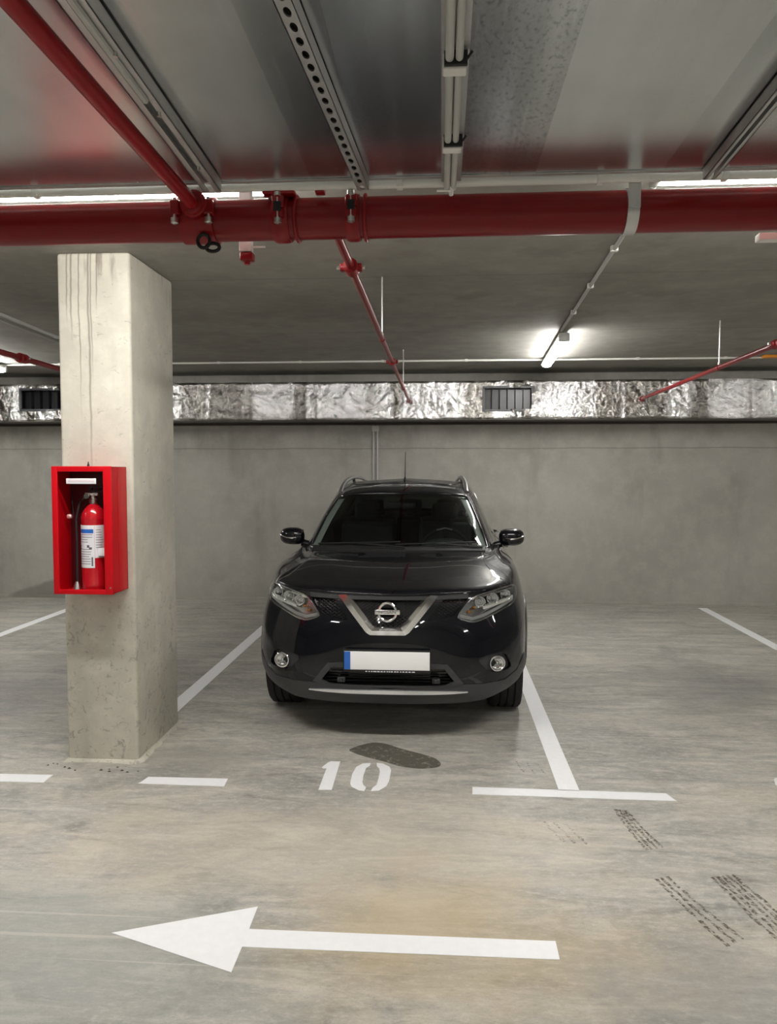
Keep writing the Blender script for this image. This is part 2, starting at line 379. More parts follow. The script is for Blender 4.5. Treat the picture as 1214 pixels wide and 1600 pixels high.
N1 = [(-.679, 4.278), (-.655, 4.352), (-.640, 4.372), (-.585, 4.374), (-.578, 3.975), (-.649, 3.97), (-.650, 4.266), (-.668, 4.262)]
N0 = [[(-.406, 4.362), (-.406, 4.322), (-.425, 4.288), (-.429, 4.177), (-.425, 4.086), (-.416, 4.048), (-.399, 4.018), (-.404, 3.97), (-.433, 3.978), (-.477, 4.021), (-.49, 4.064), (-.494, 4.191), (-.483, 4.297), (-.451, 4.353)],
      [(-.371, 4.365), (-.336, 4.361), (-.291, 4.311), (-.28, 4.263), (-.281, 4.114), (-.291, 4.043), (-.328, 3.981), (-.37, 3.973), (-.363, 4.017), (-.345, 4.057), (-.342, 4.146), (-.342, 4.239), (-.35, 4.287), (-.365, 4.315)]]
def number(polysets, off, label):
    t = thing('bay_number', label, 'floor marking', (off[0]-.49, off[1]+4.17, 0), 0, 'stencilled bay numbers')
    for ps in polysets:
        b = MB()
        for p in ps: b.prism([(x+.49, y-4.17) for x, y in p], 'z', .0002, .0018)
        b.obj('digit', M['linepaint'], t, smooth=False)
number([[N1], N0], (0, 0), 'white stencilled bay number 10 in front of the black car')
number([[N1], [[(x+.19, y) for x, y in N1]]], (2.487, -.072), 'white stencilled bay number at the right photo edge, only its tip showing')

# tyre marks: bundles of broken ribs left by a tread
def tyre_mark(lines, wd, label, seed, keep=.8, off=0):
    random.seed(seed); o = lines[0][0]; t = thing('tyre_mark', label, 'tyre mark', (o[0], o[1], 0), 0, 'dirty tyre marks on the floor')
    for ln in lines:
        b = MB()
        for i in range(len(ln)-1):
            (x0, y0), (x1, y1) = ln[i], ln[i+1]; L = math.hypot(x1-x0, y1-y0); n = max(1, int(L/.035)); nx, ny = (y1-y0)/L, -(x1-x0)/L
            for k in range(n):
                a = k/n; c = min(1, (k+random.uniform(1.03, 1.2))/n); w1 = wd*random.uniform(.5, 1.2); w2 = wd*random.uniform(.5, 1.2); j = random.uniform(-.003, .003)
                px_, py_, qx, qy = x0+(x1-x0)*a-o[0], y0+(y1-y0)*a-o[1], x0+(x1-x0)*c-o[0], y0+(y1-y0)*c-o[1]
                b.add([(px_+nx*(w1+j), py_+ny*w1, .0006), (px_-nx*(w1-j), py_-ny*w1, .0006), (qx-nx*(w2-j), qy-ny*w2+.006, .0006), (qx+nx*(w2+j), qy+ny*w2+.006, .0006)], [(0, 1, 2, 3)])
        b.obj('tread_rib', M['tyremark' if keep > .7 else 'tyrefaint'], t, smooth=False)
    return t
def ribs(a, b, n):
    """n rails interpolated between two polylines"""
    return [[tuple(p+(q-p)*k/(n-1) for p, q in zip(u, v)) for u, v in zip(a, b)] for k in range(n)]
tyre_mark(ribs([(.874, 3.841), (.887, 3.67), (.905, 3.52), (.925, 3.42)], [(.925, 3.83), (.95, 3.68), (.975, 3.55), (1.0, 3.45)], 4), .0085, 'short dark tyre mark just below the white bar', 1)
tyre_mark(ribs([(.895, 3.183), (.946, 2.997), (.988, 2.857), (1.032, 2.73)], [(.949, 3.206), (.997, 3.035), (1.047, 2.903), (1.095, 2.775)], 3), .0085, 'faint brown tyre mark left of the darkest one', 2, .75)
tyre_mark(ribs([(1.134, 3.213), (1.163, 3.07), (1.191, 2.913), (1.221, 2.791), (1.235, 2.70)], [(1.225, 3.24), (1.26, 3.11), (1.29, 2.99), (1.33, 2.86), (1.35, 2.78)], 5), .009, 'darkest tyre mark running off the right photo edge', 3, .92)
tyre_mark(ribs([(.50, 3.68), (.54, 3.55), (.57, 3.47)], [(.60, 3.66), (.636, 3.552), (.665, 3.458)], 3), .0085, 'very faint tyre mark left of the short dark one', 4, .55)
tyre_mark(ribs([(.44, 4.45), (.47, 4.27)], [(.56, 4.42), (.585, 4.25)], 3), .006, 'small smudged tyre mark just above the white bar', 6, .5)
P = [(-.565, 4.563), (-.512, 4.634), (-.425, 4.709), (-.345, 4.691), (-.242, 4.607), (-.127, 4.538), (-.032, 4.47), (.007, 4.381), (-.015, 4.32), (-.12, 4.293), (-.235, 4.324), (-.323, 4.388), (-.421, 4.443), (-.506, 4.501)]
P = chaikin(P, 2); MBo = MB(); MBo.add([(x+.28, y-4.5, .0006) for x, y in P], [tuple(range(len(P)))])
tag(MBo.obj('oil_stain', M['oil'], smooth=False, loc=(-.28, 4.5, 0)), 'dark damp stain on the floor between the car and number 10', 'stain')

# ---------------------------------------------------------------- LED battens
def batten(x, y, label, L=1.55, rot=0, drop=0):
    t = thing('led_batten', label, 'ceiling lamp', (x, y, CEIL), rot, 'LED battens on the ceiling')
    MB().box(-.045, .045, -L/2, L/2, -.062, -.030, .006).box(-.02, .02, -L*.35, -L*.35+.04, -.031, 0).box(-.02, .02, L*.35-.04, L*.35, -.031, 0).obj('lamp_housing', M['plastic_grey'], t)
    prof = [(-.043, -.060), (-.05, -.078), (-.040, -.098), (-.02, -.106), (.02, -.106), (.040, -.098), (.05, -.078), (.043, -.060)]
    MB().prism(prof, 'y', -L/2+.03, L/2-.03).obj('diffuser', M['led'], t, angle=60)
    for s_ in (-1, 1): MB().box(-.048, .048, s_*(L/2-.012)-.018, s_*(L/2-.012)+.018, -.104, -.034, .008).obj('end_cap', M['plastic_grey'], t)
    return t
batten(1.10, 7.72, 'glowing tube lamp on the ceiling above and right of the car', 1.7, math.radians(-2.5))
batten(-5.05, 7.75, 'lamp glimpsed at the left photo edge beside the far pipe', 1.7)
for x, lb_ in ((-1.45, 'lit lamp peeping out above the big red pipe, left of the slanting red pipe'), (1.6, 'lit lamp peeping out above the big red pipe at the right edge'),
               (-5.0, 'ceiling lamp behind the red pipe, out of the picture on the left'), (6.8, 'ceiling lamp behind the red pipe, out of the picture on the right')):
    batten(x, 3.15, lb_, 1.55, PI/2)
for x, y, lb_ in ((7.3, 7.7, 'ceiling lamp out of the picture, near the foil duct on the right'), (-1.5, -2.6, 'ceiling lamp behind the viewer, just past the duct, left of centre'), (1.5, -2.6, 'ceiling lamp behind the viewer, just past the duct, right of centre'),
                  (-5.0, -2.6, 'ceiling lamp behind the viewer, just past the duct, far left'), (5.5, -2.6, 'ceiling lamp behind the viewer, just past the duct, far right'), (-1.5, -6, 'ceiling lamp by the wall behind the viewer, left one'), (1.6, -6, 'ceiling lamp by the wall behind the viewer, right one')):
    batten(x, y, lb_, 1.55)

# ---------------------------------------------------------------- the wide galvanised duct overhead
DZ = 2.607
t = thing('ventilation_duct', 'wide galvanised sheet metal duct right overhead, mirroring the red pipe', 'duct', (0, .435, DZ))
edges = [-7.0, -5.2, -3.4, -2.2, -.96, -.61, -.41, -.238, .025, .282, .66, 1.55, 2.8, 4.2, 5.6, 7.0]
kinds = ['galv']*4+['galv', 'galv', 'galv2', 'galv3', 'galv4', 'galv', 'galv2']+['galv']*5
tilt = random.Random(5)
for i in range(len(edges)-1):
    a, b = edges[i], edges[i+1]; k = tilt.uniform(-.0008, .0008); j = tilt.uniform(0, .0016)
    m = MB(); nx = 6; vs = []
    for iy in range(9):
        for ix in range(nx+1):
            u = ix/nx; yy = -1.9+3.9*iy/8
            vs.append((a+(b-a)*u, yy, j*0+k*(u-.5)*2+.0006*math.sin(PI*u)*math.sin(PI*iy/8)))
    m.add(vs, [(iy*(nx+1)+ix, iy*(nx+1)+ix+1, (iy+1)*(nx+1)+ix+1, (iy+1)*(nx+1)+ix) for iy in range(8) for ix in range(nx)])
    n0 = len(m.v); m.add([(a, -1.9, .012), (b, -1.9, .012), (a, 2.0, .012), (b, 2.0, .012)], [(0, 1, 3, 2)])
    m.obj('sheet_panel', M[kinds[i]], t)
MB().box(-7, 7, -1.9, 2.0, .013, .30).obj('duct_body', M['galv2'], t, smooth=False)
MB().box(-7, 7, 1.985, 2.003, -.004, -.001).obj('end_flange', M['steel'], t, smooth=False)

def grp(o, label, cat, g=None): return tag(o, label, cat, g)
# white conduit along the duct's end, with clips
t = thing('white_conduit', 'white plastic conduit running behind the top of the big red pipe', 'conduit', (0, 2.466, 2.601))
MB().tube([(-5.5, 0, .004), (0, 0, .0), (5.5, 0, .004)], .0145, 12).obj('tube', M['plastic_white'], t)
for x in (-1.32, -.135, .485, .86):
    MB().box(x-.010, x+.010, -.016, .0155, -.016, .018, .003).obj('clip', M['plastic_white'], t)

# main red pipe with couplings
PY, PZ, PR = 2.55, 2.525, .0655
t = thing('sprinkler_main_pipe', 'thick glossy red steel pipe crossing the whole picture below the duct', 'pipe', (0, PY, PZ))
MB().tube([(-7, 0, 0), (7, 0, 0)], PR, 40).obj('tube', M['red'], t, angle=60)
def clampring(x, wdt=.03, name='pipe_clamp', r=PR+.006, m='red2', bolts=True, lug=True):
    p = [(r-.012, x-wdt/2), (r, x-wdt/2), (r+.004, x-wdt/4), (r+.004, x+wdt/4), (r, x+wdt/2), (r-.012, x+wdt/2)]
    b = MB().lathe(p, (0, 0, 0), 'x', 32)
    if lug: b.box(x-.018, x+.018, -.088, -.058, .012, .046, .004).box(x-.018, x+.018, -.088, -.060, -.02, .008, .004)
    o = b.obj(name, M[m], t)
    if bolts:
        MB().lathe([(.006, -.040), (.006, -.036), (.013, -.036), (.013, -.022), (.0065, -.022), (.0065, .048), (.012, .048), (.012, .060)], (x, -.082, 0), 'z', 12).obj('clamp_bolt', M['bolt'], o)
        MB().box(x-.012, x+.012, -.090, -.087, .0, .030).obj('bolt_slot', M['darkhole'], o, smooth=False)
    return o
clampring(-.525, .055); clampring(-.525+.05, .012, 'pipe_clamp', bolts=False, lug=False)
clampring(-.290, .045); clampring(-.290+.04, .012, 'pipe_clamp', bolts=False, lug=False)
# saddle tee where the smaller branch joins
b = MB().lathe([(PR-.01, -.86), (PR+.008, -.855), (PR+.008, -.745), (PR-.01, -.74)], (0, 0, 0), 'x', 36)
b.box(-.875, -.845, -.092, -.060, -.004, .042, .005).box(-.765, -.735, -.092, -.060, -.004, .042, .005)
b.lathe([(.036, -.105), (.043, -.10), (.043, -.05), (.036, -.02)], (-.795, 0, .026), 'y', 24)
o = b.obj('saddle_tee', M['red2'], t)
for x in (-.86, -.75):
    MB().lathe([(.006, -.034), (.013, -.030), (.013, -.014), (.006, -.014), (.006, .05)], (x, -.084, 0), 'z', 12).obj('clamp_bolt', M['bolt'], o)
o = MB().tube([(-.775+.020*math.cos(q), -.055, -.080+.022*math.sin(q)) for q in [2*PI*k/16 for k in range(16)]], .006, 8, True).tube([(-.748+.022*math.cos(q), -.045, -.098+.013*math.sin(q)) for q in [2*PI*k/16 for k in range(16)]], .006, 8, True).obj('ring_hook', M['matte'], t)
# steel strap on the right
o = MB().lathe([(PR+.001, .575), (PR+.005, .575), (PR+.005, .612), (PR+.001, .612)], (0, 0, 0), 'x', 40).box(.575, .612, -.075, -.071, -.01, .080).obj('steel_strap', M['steel'], t)
# red brackets over the pipe top
o = MB().box(-.575, -.47, -.088, -.045, .055, .068, .004).lathe([(.018, .04), (.022, .045), (.022, .065), (.012, .072)], (-.528, -.068, 0), 'z', 16).box(-.57, -.48, -.06, .02, .064, .072, .003).obj('top_bracket', M['red2'], t)
MB().box(-.405, -.375, -.085, -.055, .055, .070, .003).obj('top_bracket', M['red2'], t)
MB().tube([(-.53, -.068, .06), (-.53, -.068, .40)], .006, 10).lathe([(.012, .072), (.012, .08)], (-.53, -.068, 0), 'z', 6).obj('hanger_rod', M['bolt'], t)

# branch pipe towards and over the camera
t = thing('sprinkler_branch_pipe', 'thin red pipe slanting from the upper left corner into the main pipe', 'pipe', (-.795, 2.50, 2.548), 0, 'thin red sprinkler pipes')
MB().tube([(.055, -3.9, 0), (0, 0, -.0)], .0225, 20).obj('tube', mat('brighter_red_pipe_paint', (.30, .003, .007), .33, spec=.35), t, angle=60)
MB().lathe([(.024, -.075), (.036, -.07), (.037, -.03), (.024, -.025)], (0, 0, 0), 'y', 20).obj('coupling', M['red2'], t)

# struts hung under the duct
def channel(name, x0, y0, x1, y1, wdt, hgt, label, cat, holes=False, lip=True, z=DZ-.0045, g='galvanised channels under the duct'):
    L = math.hypot(x1-x0, y1-y0); a = math.atan2(-(x1-x0), y1-y0)
    t = thing(name, label, cat, (x0, y0, z), a, g)
    w2 = wdt/2
    if holes:
        # open face down: web with slotted holes, built as a strip with real openings
        b = MB(); n = int(L/.050); p = L/n; zz = -hgt
        for k in range(n):
            y = k*p; hw = wdt*.21; hl = p*.33; yc = y+p/2
            ring = [(hw*(1 if abs(math.cos(q)) > .999 else 1)*math.cos(q), yc+hl*math.sin(q)) for q in [2*PI*i/12 for i in range(12)]]
            outer = []
            for i in range(12):
                q = 2*PI*i/12; c_, s_ = math.cos(q), math.sin(q); kx = w2/max(abs(c_), 1e-6); ky = (p/2)/max(abs(s_), 1e-6); kk = min(kx, ky)
                outer.append((c_*kk, yc+s_*kk))
            vs = [(u, v, zz) for u, v in ring]+[(u, v, zz) for u, v in outer]+[(u, v, zz+.004) for u, v in ring]
            fs = [(i, (i+1) % 12, 12+(i+1) % 12, 12+i) for i in range(12)]+[(i, (i+1) % 12, 24+(i+1) % 12, 24+i) for i in range(12)]
            for c0 in ((w2, y+p), (-w2, y+p), (-w2, y), (w2, y)): vs.append((c0[0], c0[1], zz))
            fs += [(12+1, 36, 12+2), (12+4, 37, 12+5), (12+7, 38, 12+8), (12+10, 39, 12+11)]
            b.add(vs, fs)
        b.box(-w2, -w2+.002, 0, L, -hgt, 0).box(w2-.002, w2, 0, L, -hgt, 0)
        b.obj('perforated_web', M['steel'], t, smooth=False)
        MB().box(-w2+.003, w2-.003, 0, L, -.012, -.009).obj('back_plate', M['matte'], t, smooth=False)
    else:
        b = MB().box(-w2, -w2+.0025, 0, L, -hgt, 0).box(w2-.0025, w2, 0, L, -hgt, 0).box(-w2, w2, 0, L, -.004, 0)
        b.box(-w2, -w2*.35, 0, L, -hgt, -hgt+.0025).box(w2*.35, w2, 0, L, -hgt, -hgt+.0025)
        b.obj('channel', M['steel'], t, smooth=False)
    return t
channel('perforated_strut', -.369, .10, -.246, 2.425, .036, .034, 'perforated steel strut with a row of slots, left of centre overhead', 'strut', True)
t = channel('cable_channel', -.650, .25, -.716, 2.40, .056, .036, 'wide grey channel beside the slanting red pipe, upper left', 'strut')
for y in (1.35, 1.62, 1.95): MB().lathe([(.006, -.046), (.006, -.036)], (.012, y, 0), 'z', 8).obj('rivet', M['bolt'], t)
MB().tube([(.004, 0, -.040), (.004, 1.55, -.040)], .008, 8).obj('cable', M['plastic_grey'], t)
channel('cable_channel', .745, .9, .795, 2.415, .034, .034, 'single grey channel in the upper right under the duct', 'strut')
# twin conduits in the middle with black ties and pale clips
t = thing('twin_conduit', 'pair of pale conduits strapped together, hanging straight overhead at centre', 'conduit', (.026, .26, DZ-.034))
MB().tube([(-.011, 0, 0), (-.013, 2.19, .004)], .0095, 12).obj('tube', M['plastic_grey'], t)
MB().tube([(.011, 0, 0), (.007, 2.19, .004)], .0085, 12).obj('tube', M['plastic_grey'], t)
MB().box(-.03, .03, 0, 2.17, .018, .029).obj('rail', M['steel'], t, smooth=False)
for y in (.05, 1.44, 1.85):
    MB().box(-.027, .024, y, y+.034, -.014, .024, .003).obj('clip', M['plastic_white'], t)
    MB().box(-.024, .026, y-.014, y-.004, -.012, .020, .002).tube([(.024, y-.01, .0), (.036, y-.02, .012)], .003, 6).obj('cable_tie', M['matte'], t)
MB().tube([(0, 2.165, .012), (0, 2.195, -.015)], .007, 8).tube([(-.045, 2.18, -.006), (0, 2.18, -.006)], .004, 8).obj('hanger_rod', M['bolt'], t)

# white pendant with a red cap behind the main pipe
t = thing('pendant_conduit', 'short white drop tube with a red cap hanging behind the main pipe', 'conduit', (-.705, 2.77, CEIL))
MB().box(-.022, .022, -.018, .018, -.447, 0, .004).obj('tube', M['plastic_white'], t)
MB().box(-.020, .028, -.02, .02, -.478, -.449, .006).lathe([(.010, -.49), (.014, -.476)], (.003, 0, 0), 'z', 12).obj('red_cap', M['red2'], t)
MB().box(-.01, .07, -.004, .004, -.43, -.425).obj('bracket', M['plastic_white'], t)

# red branch pipes beyond
def far_pipe(x0, y0, x1, y1, z, r, label, coup, rods, end=True, wall_clip=()):
    t = thing('sprinkler_branch_pipe', label, 'pipe', (x0, y0, z), 0, 'thin red sprinkler pipes')
    L = math.hypot(x1-x0, y1-y0); f = lambda y: (x1-x0)*(y-y0)/(y1-y0)
    MB().tube([(0, 0, 0), (x1-x0, y1-y0, 0)], r, 16).obj('tube', M['red'], t, angle=60)
    for y in coup:
        o = MB().lathe([(r, y-y0-.045), (r+.014, y-y0-.04), (r+.014, y-y0+.04), (r, y-y0+.045)], (f(y), 0, 0), 'y', 18).box(f(y)-r-.03, f(y)+r+.03, y-y0-.02, y-y0+.02, -.014, .014, .004).obj('coupling', M['red2'], t)
        for a_, b__ in ((f(y)-r-.045, f(y)-r-.028), (f(y)+r+.028, f(y)+r+.04)): MB().lathe([(.008, a_), (.008, b__)], (0, y-y0, 0), 'x', 8).obj('clamp_bolt', M['bolt'], o)
    for y in rods:
        o = MB().lathe([(r+.001, y-y0-.012), (r+.005, y-y0-.012), (r+.005, y-y0+.012), (r+.001, y-y0+.012)], (f(y), 0, 0), 'y', 18).obj('hanger_clamp', M['red2'], t)
        MB().tube([(f(y), y-y0, r), (f(y), y-y0, CEIL-z)], .005, 8).lathe([(.011, r+.004), (.011, r+.02)], (f(y), y-y0, 0), 'z', 6).obj('hanger_rod', M['bolt'], o)
    if end: MB().lathe([(r+.008, y1-y0-.06), (r+.010, y1-y0), (r, y1-y0+.005)], (x1-x0, 0, 0), 'y', 16).obj('end_cap', M['red2'], t)
    return t
far_pipe(-.375, 2.60, -.40, 9.36, 2.54, .0165, 'thin red pipe running away above the car roof towards the foil duct', (3.22, 6.0), (4.95, 7.9))
far_pipe(2.155, 2.61, 2.36, 9.36, 2.545, .020, 'red pipe slanting in from the right edge towards the foil duct', (5.35,), (6.55,))
far_pipe(-3.01, 2.61, -3.30, 9.0, 2.54, .022, 'dark red pipe glimpsed at the left edge behind the column', (5.62,), (), True)
o = MB().lathe([(.012, -.03), (.022, -.02), (.022, .02), (.012, .03)], (0, 0, 0), 'x', 14).obj('pipe_valve', M['orange'], loc=(-3.27, 6.55, 2.60)); tag(o, 'small orange fitting on the pipe beside the column', 'valve')
# cable tray above the left pipe
t = thing('cable_tray', 'pale cable channel above the dark red pipe at the left edge', 'cable tray', (-2.95, 5.9, 2.72))
MB().tube([(.12, -3, 0), (-.30, 3.2, 0)], .014, 10).tube([(.20, -3, .0), (-.22, 3.2, .0)], .012, 10).obj('tube', M['plastic_grey'], t)
for y in (-2, 0, 2): MB().box(-.07*y-.12, -.07*y+.16, y-.012, y+.012, .012, .022).tube([(-.07*y+.02, y, .02), (-.07*y+.02, y, CEIL-2.722)], .005, 6).obj('bracket', M['steel'], t, smooth=False)

# ceiling conduits
t = thing('lamp_conduit', 'grey conduit on the ceiling leading to the glowing lamp', 'conduit', (.93, 4.15, CEIL-.016))
MB().tube([(-.035, -.8, -.004), (0, 0, -.004), (.10, 2.66, -.004)], .0125, 10).obj('tube', M['plastic_grey'], t)
for y in (.2, 1.05, 1.9): MB().box(.039*y-.02, .039*y+.02, y-.015, y+.015, -.018, .014, .003).obj('clip', M['plastic_white'], t)
t = thing('ceiling_conduit', 'thin pale conduit running sideways along the ceiling before the foil duct', 'conduit', (0, 8.62, CEIL-.014))
MB().tube([(-13, 0, 0), (13, 0, 0)], .011, 10).obj('tube', M['plastic_white'], t)
for k in range(-9, 9): MB().box(k*.93+.25, k*.93+.285, -.016, .016, -.012, .014, .003).obj('clip', M['plastic_white'], t)
tag(MB().box(-.09, .09, -.05, .05, -.028, 0, .006).obj('junction_box', M['orange'], loc=(3.52, 8.56, CEIL)), 'orange box on the ceiling at the right photo edge', 'junction box')
tag(MB().box(-.07, .15, -.02, .02, -.012, .012, .003).obj('junction_strip', M['plastic_white'], loc=(1.13, 2.72, 2.484)), 'short pale strip below the main pipe at the right edge', 'strip')

# ---------------------------------------------------------------- foil-wrapped duct on the back wall
DY, DZ0, DZ1 = 9.42, 2.318, 2.785
t = thing('foil_duct', 'long duct wrapped in crinkled silver foil along the back wall', 'duct', (0, DY, DZ0))
VENTS = ((.512, 1.08, .118, .378), (-5.30, -4.62, .150, .392))
b = MB(); H_ = DZ1-DZ0
xs = sorted({-13, 13, *[v for q in VENTS for v in q[:2]]})
for a, c_ in zip(xs, xs[1:]):
    vt = [q for q in VENTS if q[0] == a]
    if vt: b.box(a, c_, .012, .02, 0, vt[0][2]).box(a, c_, .012, .02, vt[0][3], H_)
    else: b.box(a, c_, .012, .02, 0, H_)
b.box(-13, 13, .02, .44, H_-.01, H_)
# bend the front sheet a little so that the foil is not flat
m = b.obj('duct_front', M['satin'], t, smooth=False)
from mathutils import noise as mn
def crinkle(x, z):
    p = Vector((x*1.5, z*.55, 0)); q = p+Vector((mn.noise(p*5), mn.noise(p*5+Vector((9, 3, 1))), 0))*.09
    r = 0
    for f_, a_ in ((6.5, .011), (14, .0062), (30, .003), (61, .0014)):
        r += a_*(1-2.2*abs(mn.noise(q*f_+Vector((f_, 0, 0)))))
    return r*(.35+1.5*(mn.noise(Vector((x*1.6, 0, 4)))+.5))
for xa, xb, st in ((-13, -6.2, .08), (-6.2, 4.6, .011), (4.6, 13, .08)):
    nx = int((xb-xa)/st); nz = max(6, int(H_/min(st, .05))); vs = []; fs = []
    for i in range(nx+1):
        for j in range(nz+1):
            x = xa+(xb-xa)*i/nx; z = H_*j/nz; e = min(1, j/2, (nz-j)/2); vs.append((x, .008-crinkle(x, z)*e, z))
    for i in range(nx):
        for j in range(nz):
            cx_ = xa+(xb-xa)*(i+.5)/nx; cz_ = H_*(j+.5)/nz
            if any(q[0] < cx_ < q[1] and q[2] < cz_ < q[3] for q in VENTS): continue
            a = i*(nz+1)+j; fs.append((a, a+nz+1, a+nz+2, a+1))
    link('foil_wrap', vs, fs, M['foil'], t, angle=180)
MB().box(-13, 13, .0, .455, -.004, 0).obj('underside', mat('duct_underside', (.16, .15, .14), .6, .3), t, smooth=False)
for a, c_, z0, z1 in VENTS:
    g_ = MB().box(a, c_, .10, .12, z0, z1).box(a, c_, .02, .10, z0-.005, z0).box(a, c_, .02, .10, z1, z1+.005).obj('vent_recess', mat('dark_vent_metal', (.012, .0125, .015), .3), t, smooth=False)
    fr = MB(); wd = .022
    fr.box(a-wd, c_+wd, -.012, .0, z1-.004, z1+wd).box(a-wd, c_+wd, -.012, .0, z0-wd, z0+.004).box(a-wd, a+.004, -.012, .0, z0, z1).box(c_-.004, c_+wd, -.012, .0, z0, z1)
    fr.obj('vent_frame', mat('vent_frame_metal', (.09, .093, .10), .4), t, smooth=False)
    sl = MB(); n = 6
    for k in range(1, n): x = a+(c_-a)*k/n; sl.box(x-.001, x+.001, .03, .10, z0, z1)
    sl.obj('vent_blades', mat('vent_blade', (.02, .021, .025), .25), t, smooth=False)
# support angle under the duct
tag(MB().box(-13, 13, 0, .03, -.03, 0).obj('duct_rail', mat('brown_steel_angle', (.10, .085, .08), .5, .4), smooth=False, loc=(0, YW-.03, DZ0-.005)), 'dark steel rail under the foil duct along the wall', 'rail')
# wall conduits behind the car
t = thing('wall_conduit', 'twin grey conduits running down the back wall behind the car', 'conduit', (-.845, YW-.012, 0))
for dx in (-.032, .018): MB().tube([(dx, 0, .8), (dx, 0, DZ0-.03)], .010, 8).obj('tube', M['plastic_grey'], t)
MB().box(-.05, .04, -.012, .012, 2.20, 2.27, .003).obj('clip', M['plastic_grey'], t)

# ---------------------------------------------------------------- fire cabinet and extinguisher on the column
t = thing('fire_cabinet', 'open fronted red steel fire extinguisher cabinet fixed to the column', 'cabinet', (-1.966, 4.285, 1.02))
W2, DP, HH = .166, .198, .70
b = MB().box(-W2, W2, -.004, 0, 0, HH).box(-W2, -W2+.003, -DP, 0, 0, HH).box(W2-.003, W2, -DP, 0, 0, HH).box(-W2, W2, -DP, 0, 0, .003).box(-W2, W2, -DP, 0, HH-.003, HH)
b.box(W2-.0005, W2+.0012, -DP*.62, -DP*.60, .0, HH)
b.obj('shell', M['redbox'], t, smooth=False)
MB().box(-W2+.004, W2-.004, -.010, -.005, .004, HH-.004).obj('shade_panel', mat('cabinet_red_shaded', (.07, .002, .006), .4), t, smooth=False)  # added sheet; its darker red paints the shade inside the cabinet
fr = MB(); z0, z1 = .024, HH-.027
fr.box(-W2-.003, W2+.003, -DP-.012, -DP, z1, HH+.003, .003).box(-W2-.003, W2+.003, -DP-.012, -DP, -.003, z0, .003).box(-W2-.003, -W2+.030, -DP-.0122, -DP, -.003, HH+.003, .003).box(W2-.044, W2+.003, -DP-.0122, -DP, -.003, HH+.003, .003)
fr.obj('door_frame', M['redbox'], t)
MB().box(-.088, .080, -DP-.006, -DP-.002, .606, .636, .0015).obj('sticker', M['label'], t)
MB().box(-.078, .070, -DP-.0068, -DP-.0058, .618, .6195).box(-.078, .070, -DP-.0068, -DP-.0058, .6245, .6255).obj('print_line', mat('red_print', (.6, .25, .25), .5), t, smooth=False)
MB().lathe([(.013, -.012), (.015, 0), (.010, .012)], (-.128, -.09, .42), 'x', 14).obj('latch', mat('pinkish_metal_latch', (.75, .40, .38), .3, .3), t)
MB().tube([(-.15, -.02, .58), (-.11, -.09, .48), (-.10, -.10, .42)], .0025, 6).obj('seal_wire', M['darkhole'], t)
MB().lathe([(.007, .003), (.007, .008), (.003, .02), (.003, .028)], (.0, -.12, HH), 'z', 10).obj('screw', M['matte'], t)
MB().lathe([(.005, -.004), (.005, 0)], (W2-.012, -DP-.011, .035), 'y', 10).obj('rivet', M['bolt'], t)
e = thing('fire_extinguisher', 'red fire extinguisher with white and blue label standing in the cabinet', 'fire extinguisher', (-1.950, 4.185, 1.024))
R_ = .068
MB().lathe([(.045, 0), (R_-.004, 0), (R_, .012), (R_, .028), (R_+.0015, .033), (R_, .038), (R_, .40), (R_+.0015, .405), (R_, .412), (R_-.004, .435), (R_-.018, .460), (.034, .478), (.022, .486), (.020, .50)], seg=40).obj('cylinder', M['redext'], e, angle=50)
lb = MB(); n = 24; z0, z1 = .135, .372
def strip(q0, q1, za, zb, rr, nn=24):
    vs = []; 
    for k in range(nn+1):
        q = q0+(q1-q0)*k/nn
        vs += [(rr*math.sin(q), -rr*math.cos(q), za), (rr*math.sin(q), -rr*math.cos(q), zb), ((rr-.001)*math.sin(q), -(rr-.001)*math.cos(q), za), ((rr-.001)*math.sin(q), -(rr-.001)*math.cos(q), zb)]
    fs = []
    for k in range(nn): a = 4*k; fs += [(a, a+4, a+5, a+1), (a, a+2, a+6, a+4), (a+1, a+5, a+7, a+3)]
    return vs, fs
lo_ = MB().add(*strip(-1.35, .45, z0, z1, R_+.0014)).add(*strip(.46, 1.30, z0+.055, z1, R_+.0014)).obj('label', M['label'], e)
MB().add(*strip(-1.15, .38, .328, .350, R_+.0022)).obj('blue_band', M['blue'], lo_)
pr_ = MB(); rr_ = random.Random(2)
for k in range(13):
    z = .318-.0135*k
    if k in (4, 5): continue
    pr_.add(*strip(-1.2, -1.2+rr_.uniform(1.1, 1.5), z, z+.0028, R_+.0022, 14))
for k in range(8): z = .345-.014*k; pr_.add(*strip(.55, rr_.uniform(.9, 1.2), z, z+.0025, R_+.0022, 8))
pr_.add(*strip(-.95, -.80, .252, .260, R_+.0022, 4)).add(*strip(-.95, -.80, .238, .246, R_+.0022, 4)).add(*strip(-.15, .05, .248, .262, R_+.0022, 5)).add(*strip(.02, .25, .240, .250, R_+.0022, 5)).add(*strip(.20, .32, .145, .195, R_+.0022, 4))
pr_.obj('print_lines', M['print'], lo_)
MB().lathe([(.024, .490), (.024, .515), (.014, .520), (.014, .545)], seg=20).box(-.045, .03, -.011, .011, .535, .552, .004).obj('valve', M['bolt'], e)
o = MB().box(-.018, .062, -.009, .009, .556, .566, .003).box(-.018, .058, -.009, .009, .580, .588, .003).box(-.016, -.004, -.008, .008, .545, .586, .002).obj('handle', M['matte'], e)
MB().lathe([(.014, -.012), (.014, 0)], (-.028, -.018, .532), 'y', 16).obj('gauge', M['chrome'], e)
MB().tube([(-.03, 0, .535), (-.075, -.01, .50), (-.095, -.015, .40), (-.09, -.02, .25), (-.088, -.03, .12), (-.085, -.035, .05)], .006, 10).obj('hose', M['rubber'], e)
